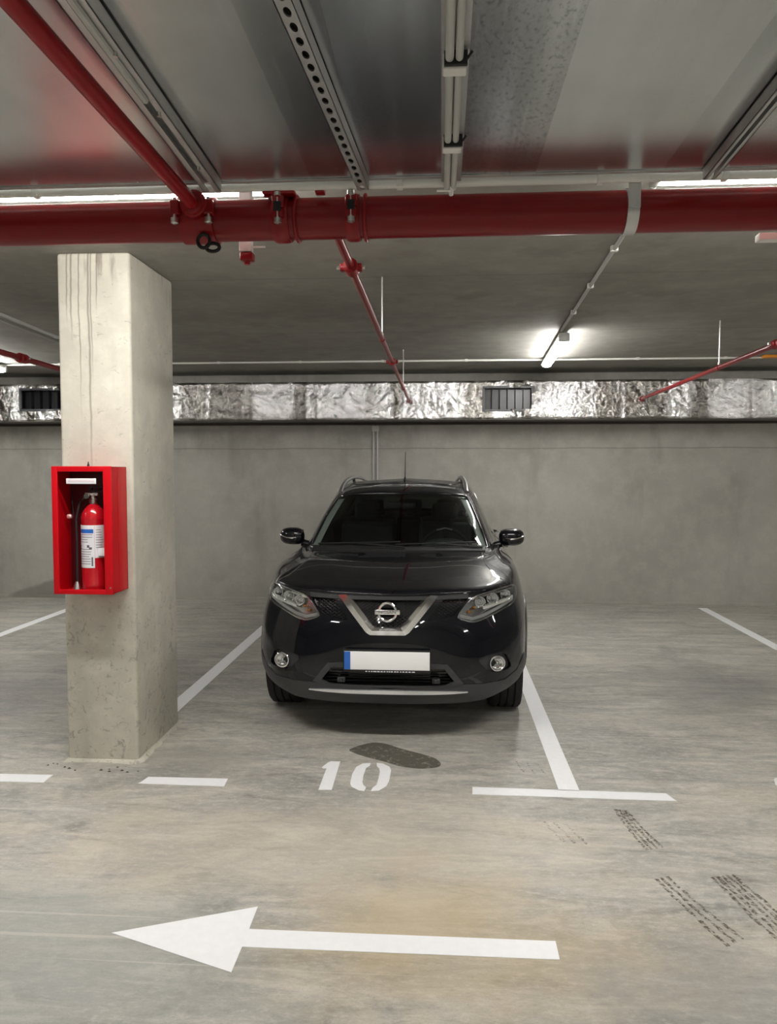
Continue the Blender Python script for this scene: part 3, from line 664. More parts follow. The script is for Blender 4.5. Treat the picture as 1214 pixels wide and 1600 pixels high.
MB().lathe([(.008, .055), (.018, .03), (.024, .004), (.020, .002)], (-.084, -.045, 0), 'z', 16).obj('nozzle', M['satin'], e)
MB().box(.048, .085, -.06, -.052, .20, .245, .003).obj('tag', M['label'], e)

# car body surface: rings (bottom to top) x 13 columns (front centre -> side -> rear centre)
RINGS = [
 [(0,.16,.235),(.30,.17,.237),(.55,.22,.245),(.72,.34,.27),(.80,.50,.30),(.82,.95,.28),(.82,1.6,.23),(.82,2.4,.23),(.82,3.2,.25),(.82,3.75,.28),(.76,4.35,.35),(.40,4.5,.38),(0,4.52,.38)],
 [(0,.07,.25),(.30,.08,.252),(.56,.14,.262),(.76,.30,.30),(.86,.50,.34),(.895,.95,.33),(.885,1.6,.27),(.885,2.4,.27),(.89,3.3,.28),(.88,3.9,.33),(.80,4.45,.38),(.4,4.58,.40),(0,4.6,.40)],
 [(0,.03,.37),(.30,.04,.375),(.57,.10,.385),(.78,.26,.41),(.885,.48,.42),(.925,.95,.42),(.905,1.6,.40),(.905,2.4,.40),(.915,3.4,.42),(.90,4.0,.43),(.82,4.5,.45),(.42,4.62,.46),(0,4.64,.46)],
 [(0,.02,.50),(.30,.035,.50),(.57,.09,.50),(.78,.24,.51),(.885,.46,.53),(.93,.95,.55),(.90,1.6,.54),(.90,2.4,.54),(.92,3.4,.56),(.905,4.0,.57),(.82,4.50,.58),(.42,4.62,.58),(0,4.64,.58)],
 [(0,.02,.64),(.30,.045,.64),(.57,.11,.64),(.78,.26,.65),(.88,.47,.68),(.93,.95,.70),(.895,1.6,.68),(.895,2.4,.68),(.92,3.4,.72),(.90,4.0,.72),(.82,4.46,.72),(.42,4.6,.72),(0,4.62,.72)],
 [(0,.045,.78),(.30,.07,.78),(.57,.15,.78),(.77,.31,.79),(.86,.50,.82),(.915,.95,.84),(.90,1.6,.84),(.905,2.4,.85),(.925,3.4,.87),(.90,4.0,.88),(.81,4.42,.90),(.42,4.56,.90),(0,4.58,.90)],
 [(0,.09,.915),(.30,.12,.92),(.56,.20,.925),(.735,.36,.94),(.815,.55,.96),(.865,.95,1.0),(.88,1.6,1.0),(.885,2.4,1.01),(.90,3.4,1.03),(.87,4.0,1.05),(.78,4.40,1.08),(.42,4.52,1.10),(0,4.54,1.10)],
 [(0,.20,.97),(.28,.22,.975),(.5,.30,.98),(.655,.45,.995),(.735,.63,1.015),(.782,1.0,1.055),(.805,1.6,1.075),(.82,2.4,1.09),(.82,3.4,1.12),(.80,4.0,1.16),(.72,4.33,1.18),(.40,4.45,1.20),(0,4.47,1.20)],
 [(0,.60,1.055),(.25,.62,1.06),(.45,.66,1.065),(.585,.74,1.068),(.675,.88,1.072),(.745,1.2,1.095),(.79,1.62,1.10),(.80,2.4,1.12),(.795,3.35,1.16),(.76,3.98,1.20),(.67,4.31,1.22),(.39,4.43,1.23),(0,4.45,1.23)],
 [(0,1.10,1.115),(.25,1.11,1.115),(.45,1.14,1.115),(.60,1.19,1.11),(.70,1.28,1.105),(.745,1.48,1.11),(.775,1.8,1.115),(.785,2.4,1.13),(.78,3.3,1.17),(.73,3.95,1.22),(.62,4.28,1.24),(.38,4.40,1.24),(0,4.42,1.24)],
 [(0,1.46,1.33),(.23,1.47,1.33),(.42,1.49,1.325),(.55,1.53,1.32),(.63,1.60,1.315),(.665,1.8,1.33),(.69,2.1,1.34),(.70,2.5,1.35),(.69,3.3,1.36),(.64,3.9,1.37),(.55,4.15,1.37),(.35,4.25,1.37),(0,4.27,1.37)],
 [(0,1.80,1.52),(.2,1.805,1.52),(.37,1.82,1.515),(.475,1.86,1.505),(.54,1.93,1.495),(.575,2.1,1.51),(.595,2.3,1.525),(.605,2.7,1.54),(.59,3.3,1.53),(.55,3.85,1.50),(.47,4.03,1.48),(.30,4.12,1.47),(0,4.14,1.47)],
 [(0,2.1,1.585),(.15,2.1,1.585),(.28,2.12,1.58),(.37,2.15,1.575),(.43,2.2,1.57),(.475,2.35,1.575),(.495,2.5,1.583),(.50,2.8,1.588),(.48,3.3,1.578),(.44,3.7,1.555),(.37,3.85,1.54),(.22,3.93,1.53),(0,3.95,1.53)],
 [(0,2.35,1.612),(0,2.38,1.612),(0,2.42,1.614),(0,2.46,1.615),(0,2.5,1.616),(0,2.6,1.618),(0,2.75,1.62),(0,2.95,1.62),(0,3.3,1.612),(0,3.5,1.60),(0,3.6,1.59),(0,3.65,1.585),(0,3.7,1.58)],
]
def cr(p0, p1, p2, p3, t):
    t2 = t*t; t3 = t2*t
    return tuple(.5*((2*b)+(-a+c)*t+(2*a-5*b+4*c-d)*t2+(-a+3*b-3*c+d)*t3) for a, b, c, d in zip(p0, p1, p2, p3))
def surf(u, v):
    i = min(int(u), 11); t = u-i
    j = min(int(v), 12); s = v-j
    def row(k):
        k = max(0, min(13, k)); r = RINGS[k]
        m = lambda q: (-q[0], q[1], q[2])
        a = r[i-1] if i > 0 else m(r[1])
        d = r[i+2] if i < 11 else m(r[11])
        return cr(a, r[i], r[i+1], d, t)
    return cr(row(j-1), row(j), row(j+1), row(j+2), s)

# ================================================================ the black car (x across, y from nose to tail, z up)
CAR = thing('car', 'parked black five door SUV facing the camera, bright chrome V on its grille', 'car', (-.33, 4.64, 0))
_cache = {}
def S(u, v):
    k = (round(u, 5), round(v, 5))
    if k not in _cache: _cache[k] = surf(u, v)
    return _cache[k]
def span(breaks, dens):
    out = []
    for a, b in zip(breaks, breaks[1:]):
        n = max(1, int(round((b-a)*dens(a)))); out += [a+(b-a)*k/n for k in range(n)]
    return out+[breaks[-1]]
UD = lambda a: 16 if a < 5 else (9 if a < 9 else 14)
def grid(us, vs, skip=None):
    V = []; F = []; nv = len(vs)
    for u in us:
        for v in vs: V.append(S(u, v))
    for i in range(len(us)-1):
        for j in range(nv-1):
            if skip and skip((us[i]+us[i+1])/2, (vs[j]+vs[j+1])/2): continue
            F.append((i*nv+j, (i+1)*nv+j, (i+1)*nv+j+1, i*nv+j+1))
    return V, F
# whole skin, for projecting lamps, grille and trim onto it
V_, F_ = grid(span([0, 5, 9, 12], UD), span([0, 9, 13], lambda a: 12))
n_ = len(V_); V_ += [(-x, y, z) for x, y, z in V_]; F_ += [tuple(reversed([i+n_ for i in f])) for f in F_]
BVH = BVHTree.FromPolygons([Vector(v) for v in V_], F_)
def proj(x, z, side=1):
    h = BVH.ray_cast(Vector((x, -1 if side > 0 else 6, z)), Vector((0, side, 0)))
    if h[0] is None:
        h = BVH.find_nearest(Vector((x, .3 if side > 0 else 4.3, z)))
    n = h[1].normalized()
    if n.y*side > 0: n = -n
    return h[0], n
def patch(poly, off, depth, step=.025, side=1, straight=False):
    """outline in the front (x, z) plane laid on the skin: outer face at off, inner face at off-depth"""
    bm = bmesh.new(); vs = [bm.verts.new((x, 0, z)) for x, z in poly]; bm.faces.new(vs)
    bmesh.ops.triangulate(bm, faces=bm.faces[:])
    xs = [p[0] for p in poly]; zs = [p[1] for p in poly]
    for lo, hi, ax in ((min(xs), max(xs), 0), (min(zs), max(zs), 2)):
        k = math.ceil(lo/step)
        while k*step < hi:
            co = Vector((0, 0, 0)); co[ax] = k*step+1e-5; no = Vector((0, 0, 0)); no[ax] = 1
            bmesh.ops.bisect_plane(bm, geom=bm.verts[:]+bm.edges[:]+bm.faces[:], plane_co=co, plane_no=no, dist=1e-6); k += 1
    bmesh.ops.remove_doubles(bm, verts=bm.verts[:], dist=.0004)
    bm.verts.index_update(); outer = []; inner = []
    for v in bm.verts:
        p, n = proj(v.co.x, v.co.z, side)
        if straight: n = Vector((0, -side, 0))
        outer.append(tuple(p+n*off)); inner.append(tuple(p+n*(off-depth)))
    n0 = len(outer); fs = [[v.index for v in f.verts] for f in bm.faces]
    fs += [[i+n0 for i in reversed(f)] for f in fs]
    for e in bm.edges:
        if len(e.link_faces) == 1: a, b = e.verts[0].index, e.verts[1].index; fs.append([a, b, b+n0, a+n0])
    bm.free(); return outer+inner, fs
def P_(poly, off, depth, name, m, parent, step=.025, both=False, side=1, straight=False):
    b = MB().add(*patch(poly, off, depth, step, side, straight))
    if both: b.mir()
    return b.obj(name, m, parent)
def mirror_obj(o, name=None, parent=None):
    me = o.data.copy(); me.transform(Matrix.Diagonal((-1, 1, 1, 1))); me.flip_normals()
    c = bpy.data.objects.new(name or o.name.split('.')[0], me); C.objects.link(c); c.parent = parent if parent is not None else o.parent
    for ch in list(o.children): mirror_obj(ch, None, c)
    return c

# lower body: closed solid with a sunken cabin floor
us = span([0, 5, 9, 12], lambda a: 20 if a < 5 else (10 if a < 9 else 14)); vs = span([0, 9], lambda a: 14)
V, F = grid(us, vs); nu, nv = len(us), len(vs)
def inset(p, k, z): return (p[0]*k, 2.5+(p[1]-2.5)*k, z)
top1 = []; top2 = []; base = len(V)
for i in range(nu): V.append(inset(V[i*nv+nv-1], .955, V[i*nv+nv-1][2]-.012))
for i in range(nu): V.append(inset(V[i*nv+nv-1], .94, .82))
for i in range(nu-1):
    F.append((i*nv+nv-1, (i+1)*nv+nv-1, base+i+1, base+i)); F.append((base+i, base+i+1, base+nu+i+1, base+nu+i))
N = len(V); V2 = V+[(-x, y, z) for x, y, z in V]; F2 = F+[tuple(reversed([k+N for k in f])) for f in F]
for i in range(nu-1):
    F2.append((i*nv, i*nv+N, (i+1)*nv+N, (i+1)*nv)); F2.append((base+nu+i, base+nu+i+1, base+nu+i+1+N, base+nu+i+N))
bm = bmesh.new(); bv = [bm.verts.new(v) for v in V2]
for f in F2:
    if len({V2[k] for k in f}) >= 3:
        try: bm.faces.new([bv[k] for k in f])
        except ValueError: pass
bmesh.ops.remove_doubles(bm, verts=bm.verts[:], dist=.00005); bmesh.ops.dissolve_degenerate(bm, edges=bm.edges[:], dist=1e-6)
bmesh.ops.recalc_face_normals(bm, faces=bm.faces[:])
me = bpy.data.meshes.new('body_shell'); bm.to_mesh(me); bm.free(); me.materials.append(M['paint'])
body = bpy.data.objects.new('body_shell', me); C.objects.link(body)

HEAD = chaikin([(.424, .792), (.482, .868), (.53, .908), (.634, .930), (.72, .942), (.800, .948), (.828, .925), (.826, .872), (.795, .836), (.668, .793), (.577, .760), (.52, .752), (.455, .772)], 1)
WING = [(.345, .902), (.50, .902), (.462, .858), (.412, .800), (.262, .770), (.245, .775)]
MAIN = [(-.232, .900), (.232, .900), (.092, .735), (-.092, .735)]
INTK = [(-.352, .478), (.352, .478), (.412, .400), (.36, .372), (-.36, .372), (-.412, .400)]
FOG = chaikin([(.548, .532), (.632, .556), (.735, .556), (.782, .458), (.745, .436), (.632, .442)], 1)
WH_Y = (.915, 3.62); WR = .362
cut = []
def cutter(b):
    o = b.obj('cutter', None_mat, smooth=False); cut.append(o)
None_mat = M['matte']
for side_ in (1, -1):
    sg = lambda pl: pl if side_ > 0 else [(-x, z) for x, z in pl]
    cutter(MB().add(*patch(sg(HEAD), .03, .085, .03))); cutter(MB().add(*patch(sg(WING), .03, .06, .03))); cutter(MB().add(*patch(sg(FOG), .03, .065, .03)))
    for y in WH_Y: cutter(MB().lathe([(.402, .60*side_), (.402, 1.2*side_)], (0, y, WR), 'x', 56))
cutter(MB().add(*patch(MAIN, .03, .065, .03))); cutter(MB().add(*patch(INTK, .03, .11, .03, straight=True)))
for c in cut:
    md = body.modifiers.new('cut', 'BOOLEAN'); md.object = c; md.operation = 'DIFFERENCE'; md.solver = 'MANIFOLD'
dg = bpy.context.evaluated_depsgraph_get(); ev = body.evaluated_get(dg)
nm = bpy.data.meshes.new_from_object(ev)
body.modifiers.clear(); old = body.data; body.data = nm; nm.name = 'body_shell'
nm.polygons.foreach_set('use_smooth', [True]*len(nm.polygons)); nm.set_sharp_from_angle(angle=math.radians(30))
if not nm.materials: nm.materials.append(M['paint'])
print('BODY', len(old.vertices), '->', len(nm.vertices))
for c in cut: bpy.data.objects.remove(c)
body.parent = CAR

# cabin frame: pillars and roof, with the window openings left out
WS = (0, 3.80, 9.10, 10.93); WF = (4.75, 7.05, 9.16, 10.80); WB = (7.22, 8.75, 9.16, 10.80); WQ = (8.92, 9.65, 9.25, 10.72); WR_ = (10.45, 12, 9.2, 10.8)
inside = lambda u, v, w_: w_[0] < u < w_[1] and w_[2] < v < w_[3]
us = span([0, 3.80, 4.75, 7.05, 7.22, 8.75, 8.92, 9.65, 10.45, 12], lambda a: 12); vs = span([9, 9.10, 9.16, 9.2, 9.25, 10.72, 10.8, 10.93, 11, 12, 13], lambda a: 12)
V, F = grid(us, vs, lambda u, v: any(inside(u, v, w_) for w_ in (WS, WF, WB, WQ, WR_)))
bmm = MB().add(V, F).mir(); bm = bmesh.new(); bv = [bm.verts.new(v) for v in bmm.v]
for f in bmm.f:
    try: bm.faces.new([bv[k] for k in f])
    except ValueError: pass
bmesh.ops.remove_doubles(bm, verts=bm.verts[:], dist=.0001)
bmesh.ops.delete(bm, geom=[v for v in bm.verts if not v.link_faces], context='VERTS'); bm.verts.index_update()
o = link('cabin_frame', [v.co.copy() for v in bm.verts], [[v.index for v in f.verts] for f in bm.faces], M['paint'], CAR, angle=50); bm.free()
md = o.modifiers.new('thick', 'SOLIDIFY'); md.thickness = .022; md.offset = -1
def sheet(name, w_, m, off=.0, thick=.004, parent=CAR, mirror=True, both=False, dens=12, joined=False):
    us = span([w_[0], w_[1]], lambda a: dens); vs = span([w_[2], w_[3]], lambda a: dens); V, F = grid(us, vs)
    b = MB().add(V, F)
    if joined: b.mir()
    bm = bmesh.new(); bv = [bm.verts.new(v) for v in b.v]
    for f in b.f:
        try: bm.faces.new([bv[k] for k in f])
        except ValueError: pass
    bmesh.ops.remove_doubles(bm, verts=bm.verts[:], dist=.0002); bmesh.ops.recalc_face_normals(bm, faces=bm.faces[:]); bm.normal_update()
    # make sure normals point away from the car's middle
    c0 = Vector((0, 2.4, .9)); s_ = sum((f.calc_center_median()-c0).dot(f.normal) for f in bm.faces)
    if s_ < 0: bmesh.ops.reverse_faces(bm, faces=bm.faces[:]); bm.normal_update()
    for v in bm.verts: v.co += v.normal*off
    me = bpy.data.meshes.new(name); bm.to_mesh(me); bm.free(); me.materials.append(m)
    me.polygons.foreach_set('use_smooth', [True]*len(me.polygons))
    o = bpy.data.objects.new(name, me); C.objects.link(o); o.parent = parent
    md = o.modifiers.new('thick', 'SOLIDIFY'); md.thickness = thick; md.offset = -1
    if both:
        me2 = me.copy(); me2.transform(Matrix.Diagonal((-1, 1, 1, 1))); me2.flip_normals()
        p = bpy.data.objects.new(name, me2); C.objects.link(p); p.parent = parent
        md = p.modifiers.new('thick', 'SOLIDIFY'); md.thickness = thick; md.offset = -1
    return o
e_ = .04
ws = sheet('windshield', (0, 3.80+e_, 9.08, 10.95), M['glass'], -.004, .004, joined=True)
sheet('rear_window', (10.42, 12, 9.17, 10.83), M['privacy'], -.004, .004, joined=True)
for w_, nm_ in ((WF, 'side_window'), (WB, 'side_window'), (WQ, 'quarter_window')):
    sheet(nm_, (w_[0]-.03, w_[1]+.03, w_[2]-.03, w_[3]+.03), M['glass'] if w_ is WF else M['privacy'], -.004, .004, both=True)
# black print band round the windscreen edge
sheet('windshield_edge', (0, 3.8, 10.78, 10.95), M['black'], -.009, .003, joined=True)
hood = sheet('hood', (0, 3.35, 6.10, 8.80), M['paint'], .004, .010, joined=True, dens=14)
for a, c_ in ((5.62, 7.12), (7.18, 8.42)):
    d = sheet('door', (a, c_, 2.0, 8.95), M['paint'], .0025, .006, both=True)
sheet('sunroof_panel', (0, 12, 12.0, 12.97), M['black'], .003, .006, joined=True)
for x_ in (1, -1):
    for u in (6.65, 8.0):
        p = Vector(S(u, 6.2)); p.x *= x_
        MB().tube([(p.x-.004*x_, p.y, p.z), (p.x+.035*x_, p.y+.03, p.z), (p.x+.035*x_, p.y+.17, p.z+.005), (p.x-.004*x_, p.y+.20, p.z+.006)], .011, 8).obj('door_handle', M['chrome'], CAR)

# grey plastic skirt along the bottom
SK = [(-.475, .378), (-.385, .378), (0, .352), (.385, .378), (.475, .378), (.593, .372), (.735, .374), (.815, .415), (.868, .500), (.883, .500), (.886, .40), (.86, .345), (.76, .302), (.60, .262), (.35, .256), (0, .252),
      (-.35, .256), (-.60, .262), (-.76, .302), (-.86, .345), (-.886, .40), (-.883, .500), (-.868, .500), (-.815, .415), (-.735, .374), (-.593, .372)]
sk = P_(SK, .006, .012, 'bumper_skirt', M['cladding'], CAR, .03)
# frame round the lower intake
fr = MB()
def loop_strip(outer, inner, off, dep, b):
    n = len(outer)
    for i in range(n):
        q = [outer[i], outer[(i+1) % n], inner[(i+1) % n], inner[i]]
        b.add(*patch(q, off, dep, .04))
IO = [(-.372, .506), (-.27, .516), (.27, .516), (.372, .506), (.470, .385), (.36, .362), (-.36, .362), (-.470, .385)]
II = [(-.350, .480), (-.25, .482), (.25, .482), (.350, .480), (.412, .400), (.355, .374), (-.355, .374), (-.412, .400)]
loop_strip(IO, II, .010, .016, fr); fr.obj('intake_frame', M['cladding'], CAR)
im = MB()
for k in range(5):
    z = .388+.021*k; w_ = .40-.015*k
    im.box(-w_, w_, .075, .09, z-.002, z+.002)
im.obj('intake_grille', M['matte'], CAR, smooth=False)
for x in (-.29, .30):
    MB().box(x-.026, x+.026, .045, .09, .380, .415, .008).lathe([(.010, .035), (.012, .046)], (x, 0, .398), 'y', 12).obj('parking_sensor', M['cladding'], CAR)
st = [(-.53, .330), (-.35, .322), (0, .320), (.35, .322), (.53, .330), (.35, .341), (0, .345), (-.35, .341)]
P_(chaikin(st, 1), .016, .014, 'silver_strip', mat('bright_silver_strip', (.92, .92, .92), .38, .75), CAR, .04)['label'] = 'satin silver strip along the bumper bottom'

# grille: honeycomb mesh behind the chrome V
def mesh_bars(poly, off, depth, b, sx=.030, sz=.020):
    """thin crossing bars clipped to the outline, on the skin at a recess"""
    from mathutils.geometry import intersect_line_line_2d
    def clip(a, c):
        ts = []
        for i in range(len(poly)):
            r = intersect_line_line_2d(Vector(a), Vector(c), Vector(poly[i]), Vector(poly[(i+1) % len(poly)]))
            if r: ts.append((r-Vector(a)).length/(Vector(c)-Vector(a)).length)
        ts = sorted(set(round(t_, 5) for t_ in ts)); return [(ts[i], ts[i+1]) for i in range(0, len(ts)-1, 2)]
    xs = [p[0] for p in poly]; zs = [p[1] for p in poly]; x0, x1, z0, z1 = min(xs), max(xs), min(zs), max(zs)
    for sgn in (1, -1):
        k = -30
        while k < 60:
            a = (x0-.2+k*sx, z0-.01) ; c = (a[0]+sgn*(z1-z0+.02)*1.5, z1+.01); k += 1
            for t0, t1 in clip(a, c):
                n = max(2, int((t1-t0)*8)); pts = []
                for j in range(n+1):
                    t_ = t0+(t1-t0)*j/n; p, nn = proj(a[0]+(c[0]-a[0])*t_, a[1]+(c[1]-a[1])*t_); pts.append(p+nn*off)
                if (pts[0]-pts[-1]).length > .004: b.tube(pts, .0022, 5, caps=False)
gm = MB(); mesh_bars(MAIN, -.020, .004, gm); gl = gm.obj('grille_mesh', M['black'], CAR, angle=180)
for sgn in (1, -1):
    gm = MB(); mesh_bars([(x*sgn, z) for x, z in WING], -.016, .004, gm); gm.obj('grille_mesh', M['black'], CAR, angle=180)
# chrome V, with a raised inner and outer facet
def vbar(b, o, i, off0, off1, dep):
    """strip between outline o (outer polyline) and i (inner polyline)"""
    for k in range(len(o)-1):
        b.add(*patch([o[k], o[k+1], i[k+1], i[k]], off0, dep, .02))
VO = [(-.312, .918), (-.134, .702), (-.108, .686), (.108, .686), (.134, .702), (.312, .918)]
VM = [(-.262, .914), (-.113, .727), (-.094, .712), (.094, .712), (.113, .727), (.262, .914)]
VI = [(-.225, .904), (-.096, .748), (-.080, .736), (.080, .736), (.096, .748), (.225, .904)]
def facet(o, i, ho, hi, dep=.03):
    b = MB()
    for k in range(len(o)-1):
        n = 6; vs = []
        for a in range(n+1):
            t_ = a/n; po = (o[k][0]+(o[k+1][0]-o[k][0])*t_, o[k][1]+(o[k+1][1]-o[k][1])*t_); pi = (i[k][0]+(i[k+1][0]-i[k][0])*t_, i[k][1]+(i[k+1][1]-i[k][1])*t_)
            for (x, z), h in ((po, ho), (pi, hi)):
                p, nn = proj(x, z); vs.append(tuple(p+nn*h))
            for (x, z), h in ((po, ho-dep), (pi, hi-dep)):
                p, nn = proj(x, z); vs.append(tuple(p+nn*h))
        fs = []
        for a in range(n): q = 4*a; fs += [(q, q+1, q+5, q+4), (q+2, q+6, q+7, q+3), (q, q+4, q+6, q+2), (q+1, q+3, q+7, q+5)]
        fs += [(0, 2, 3, 1), (4*n, 4*n+1, 4*n+3, 4*n+2)]
        b.add(vs, fs)
    return b
cv = facet(VO, VM, .004, .020); cv.v += []; b2 = facet(VM, VI, .020, -.004); cv.add(b2.v, b2.f)
cv.obj('grille_chrome', mat('brushed_bright_chrome', (.90, .90, .90), .20, 1), CAR, angle=20)['label'] = 'bright chrome V shaped grille frame'
P_([(-.50, .900), (-.30, .896), (.30, .896), (.50, .900), (.50, .926), (.30, .918), (0, .915), (-.30, .918), (-.50, .926)], .0025, .008, 'lip_glare_cover', M['matte'], CAR, .03)  # matte strip added over the hood lip to hide the lamp reflection
# emblem: ring with a lettered bar
EM = MB(); ey = proj(0, .829)[0].y-.022
EM.tube([(.054*math.cos(q), ey, 0.829+.055*math.sin(q)) for q in [2*PI*k/48 for k in range(48)]], .009, 10, True)
emb = EM.obj('emblem', M['chrome'], CAR); emb['label'] = 'chrome ring badge with a crossbar'
MB().box(-.077, .077, ey-.010, ey+.006, .814, .844, .003).obj('emblem_bar', M['chrome'], emb)
MB().lathe([(.0, ey+.010), (.050, ey+.010), (.050, ey+.014)], (0, 0, .829), 'y', 32).box(-.05, .05, ey+.01, ey+.04, .80, .855).obj('emblem_back', M['matte'], emb)
def lettering(txt, size, m, parent, loc, rot=(PI/2, 0, 0), depth=.0006, name='lettering', sx=1):
    cu = bpy.data.curves.new('lettering', 'FONT'); cu.body = txt; cu.size = size; cu.extrude = depth; cu.align_x = 'CENTER'; cu.align_y = 'CENTER'
    to = bpy.data.objects.new('tmp', cu); C.objects.link(to); dg = bpy.context.evaluated_depsgraph_get(); me = bpy.data.meshes.new_from_object(to.evaluated_get(dg))
    bpy.data.objects.remove(to); me.materials.clear(); me.materials.append(m); o = bpy.data.objects.new(name, me); C.objects.link(o); o.parent = parent; o.location = loc; o.rotation_euler = rot; o.scale = (sx, 1, 1); return o
lettering('NISSAN', .026, M['print'], emb, (0, ey-.0105, .829), sx=1.25)

# licence plate in its holder
pl = MB().box(-.268, .268, -.030, .012, .467, .604, .004).obj('plate_holder', M['matte'], CAR)
pp = MB().box(-.260, .262, -.036, -.030, .486, .598, .002).obj('licence_plate', M['plate'], pl)
MB().box(-.260, -.222, -.0370, -.0358, .487, .597, .0004).obj('blue_band', M['blue'], pp)
b = MB(); rr = random.Random(8)
x = -.13
while x < .16:
    w_ = rr.uniform(.008, .02); b.box(x, x+w_, -.0308, -.0300, .4715, .4775); x += w_+rr.uniform(.003, .008)
b.obj('small_print', M['label'], pl, smooth=False)

# headlights
def headlight():
    hb = P_(HEAD, -.040, .010, 'headlight', M['housing'], CAR, .03)
    rim_o = HEAD; n = len(HEAD); cx_ = sum(p[0] for p in HEAD)/n; cz_ = sum(p[1] for p in HEAD)/n
    inn = [(cx_+(x-cx_)*.965, cz_+(z-cz_)*.92) for x, z in HEAD]
    b = MB(); loop_strip(HEAD, inn, .002, .045, b); b.obj('lamp_bezel', M['housing'], hb)
    # lower light guide
    lg = [(.44, .790), (.525, .768), (.60, .784), (.70, .820), (.80, .858), (.80, .874), (.70, .838), (.60, .802), (.53, .786), (.455, .806)]
    P_(lg, -.004, .030, 'light_guide', M['plastic_grey'], hb, .03)
    tg = [(.52, .900), (.64, .922), (.80, .936), (.80, .926), (.64, .911), (.53, .890)]
    P_(tg, -.002, .02, 'upper_trim', M['chrome'], hb, .03)
    for x, z, r in ((.575, .872, .030), (.655, .886, .033), (.745, .895, .030)):
        p, nn = proj(x, z); yb = p.y+.004
        MB().lathe([(r*.35, yb+.034), (r*.75, yb+.024), (r, yb+.002), (r+.004, yb), (r+.004, yb+.03)], (x, 0, z), 'y', 24).obj('reflector_bowl', M['reflector'], hb, angle=60)
        MB().lathe([(.001, yb+.004), (r*.33, yb+.009), (r*.45, yb+.022), (r*.4, yb+.03)], (x, 0, z), 'y', 18).obj('projector_lens', M['chrome'], hb, angle=60)
    fb = MB(); rr = random.Random(4)
    for k in range(16):
        t_ = k/15; x = .60+.19*t_; z = .838+.035*t_; p, nn = proj(x, z); fb.box(x-.007, x+.007, p.y+.005+.006*rr.random(), p.y+.03, z-.012, z+.016, .002)
    fb.obj('reflector_facets', M['reflector'], hb)
    for x, z in ((.508, .815), (.535, .838)):
        p, nn = proj(x, z); MB().lathe([(.001, p.y+.004), (.008, p.y+.007), (.011, p.y+.02), (.011, p.y+.03)], (x, 0, z), 'y', 16).obj('turn_lamp', M['amber'], hb, angle=60)
    P_(HEAD, .005, .004, 'lens', M['lampglass'], hb, .025)
    return hb
hl = headlight(); mirror_obj(hl)
# fog lamps in black pockets
def fog():
    fp = P_(FOG, -.022, .016, 'fog_lamp', M['cladding'], CAR, .03)
    x, z = .682, .494; p, nn = proj(x, z); y = p.y
    MB().tube([(x+.045*math.cos(q), y-.008+.25*(.045*math.cos(q)), z+.045*math.sin(q)) for q in [2*PI*k/32 for k in range(32)]], .0055, 8, True).obj('chrome_ring', M['chrome'], fp)
    MB().lathe([(.046, y+.04), (.044, y-.004), (.040, y+.004), (.030, y+.014), (.012, y+.020)], (x, 0, z), 'y', 28).obj('reflector_bowl', M['reflector'], fp, angle=60)
    MB().lathe([(.001, y+.0), (.010, y+.004), (.012, y+.018)], (x, 0, z-.004), 'y', 16).obj('bulb_cover', M['chrome'], fp, angle=60)
    MB().lathe([(.0, y-.012), (.02, y-.010), (.040, y-.003), (.042, y+.0)], (x, 0, z), 'y', 28).obj('lens', M['lampglass'], fp, angle=60)
    return fp
fg = fog(); mirror_obj(fg)

# wheels
def wheel(x, y, sgn):
    w0 = thing('tmp', '', '', (0, 0, 0)); 
    for k in ('label', 'category'): del w0[k]
    w0.name = 'wheel'; w0.parent = CAR; w0.location = (x, y, WR)
    h = .112; prof = [(.225, -h+.004), (.27, -h-.004), (.32, -h), (.348, -h+.012), (.360, -h+.030)]
    for k in range(4):
        a = -h+.034+k*.0495
        prof += [(WR, a), (WR, a+.034), (.350, a+.037), (.350, a+.0455)]
    prof += [(.360, h-.030), (.348, h-.012), (.32, h), (.27, h+.004), (.225, h-.004)]
    MB().lathe(prof, (0, 0, 0), 'x', 64, True).obj('tyre', M['rubber'], w0, angle=30)
    b = MB().lathe([(.222, -h+.01), (.222, h-.006), (.212, h-.004), (.205, h-.03), (.205, -h+.01)], (0, 0, 0), 'x', 40, True).lathe([(.0, h-.03), (.05, h-.028), (.055, h-.05), (.055, -.02)], (0, 0, 0), 'x', 24).lathe([(0, -.03), (.206, -.03), (.206, -.04), (0, -.04)], (0, 0, 0), 'x', 40)
    for k in range(5):
        for dq in (-.16, .16):
            q = 2*PI*k/5+PI/2; a = (math.cos(q+dq*.4)*.045, math.sin(q+dq*.4)*.045); c_ = (math.cos(q+dq)*.210, math.sin(q+dq)*.210)
            b.tube([(h-.040, *a), (h-.022, *c_)], [.016, .012], 8)
    b.obj('rim', M['satin'], w0)
    if sgn < 0:
        w0.rotation_euler = (0, 0, PI)
for y in WH_Y:
    for s_ in (1, -1): wheel(s_*.772, y, s_)
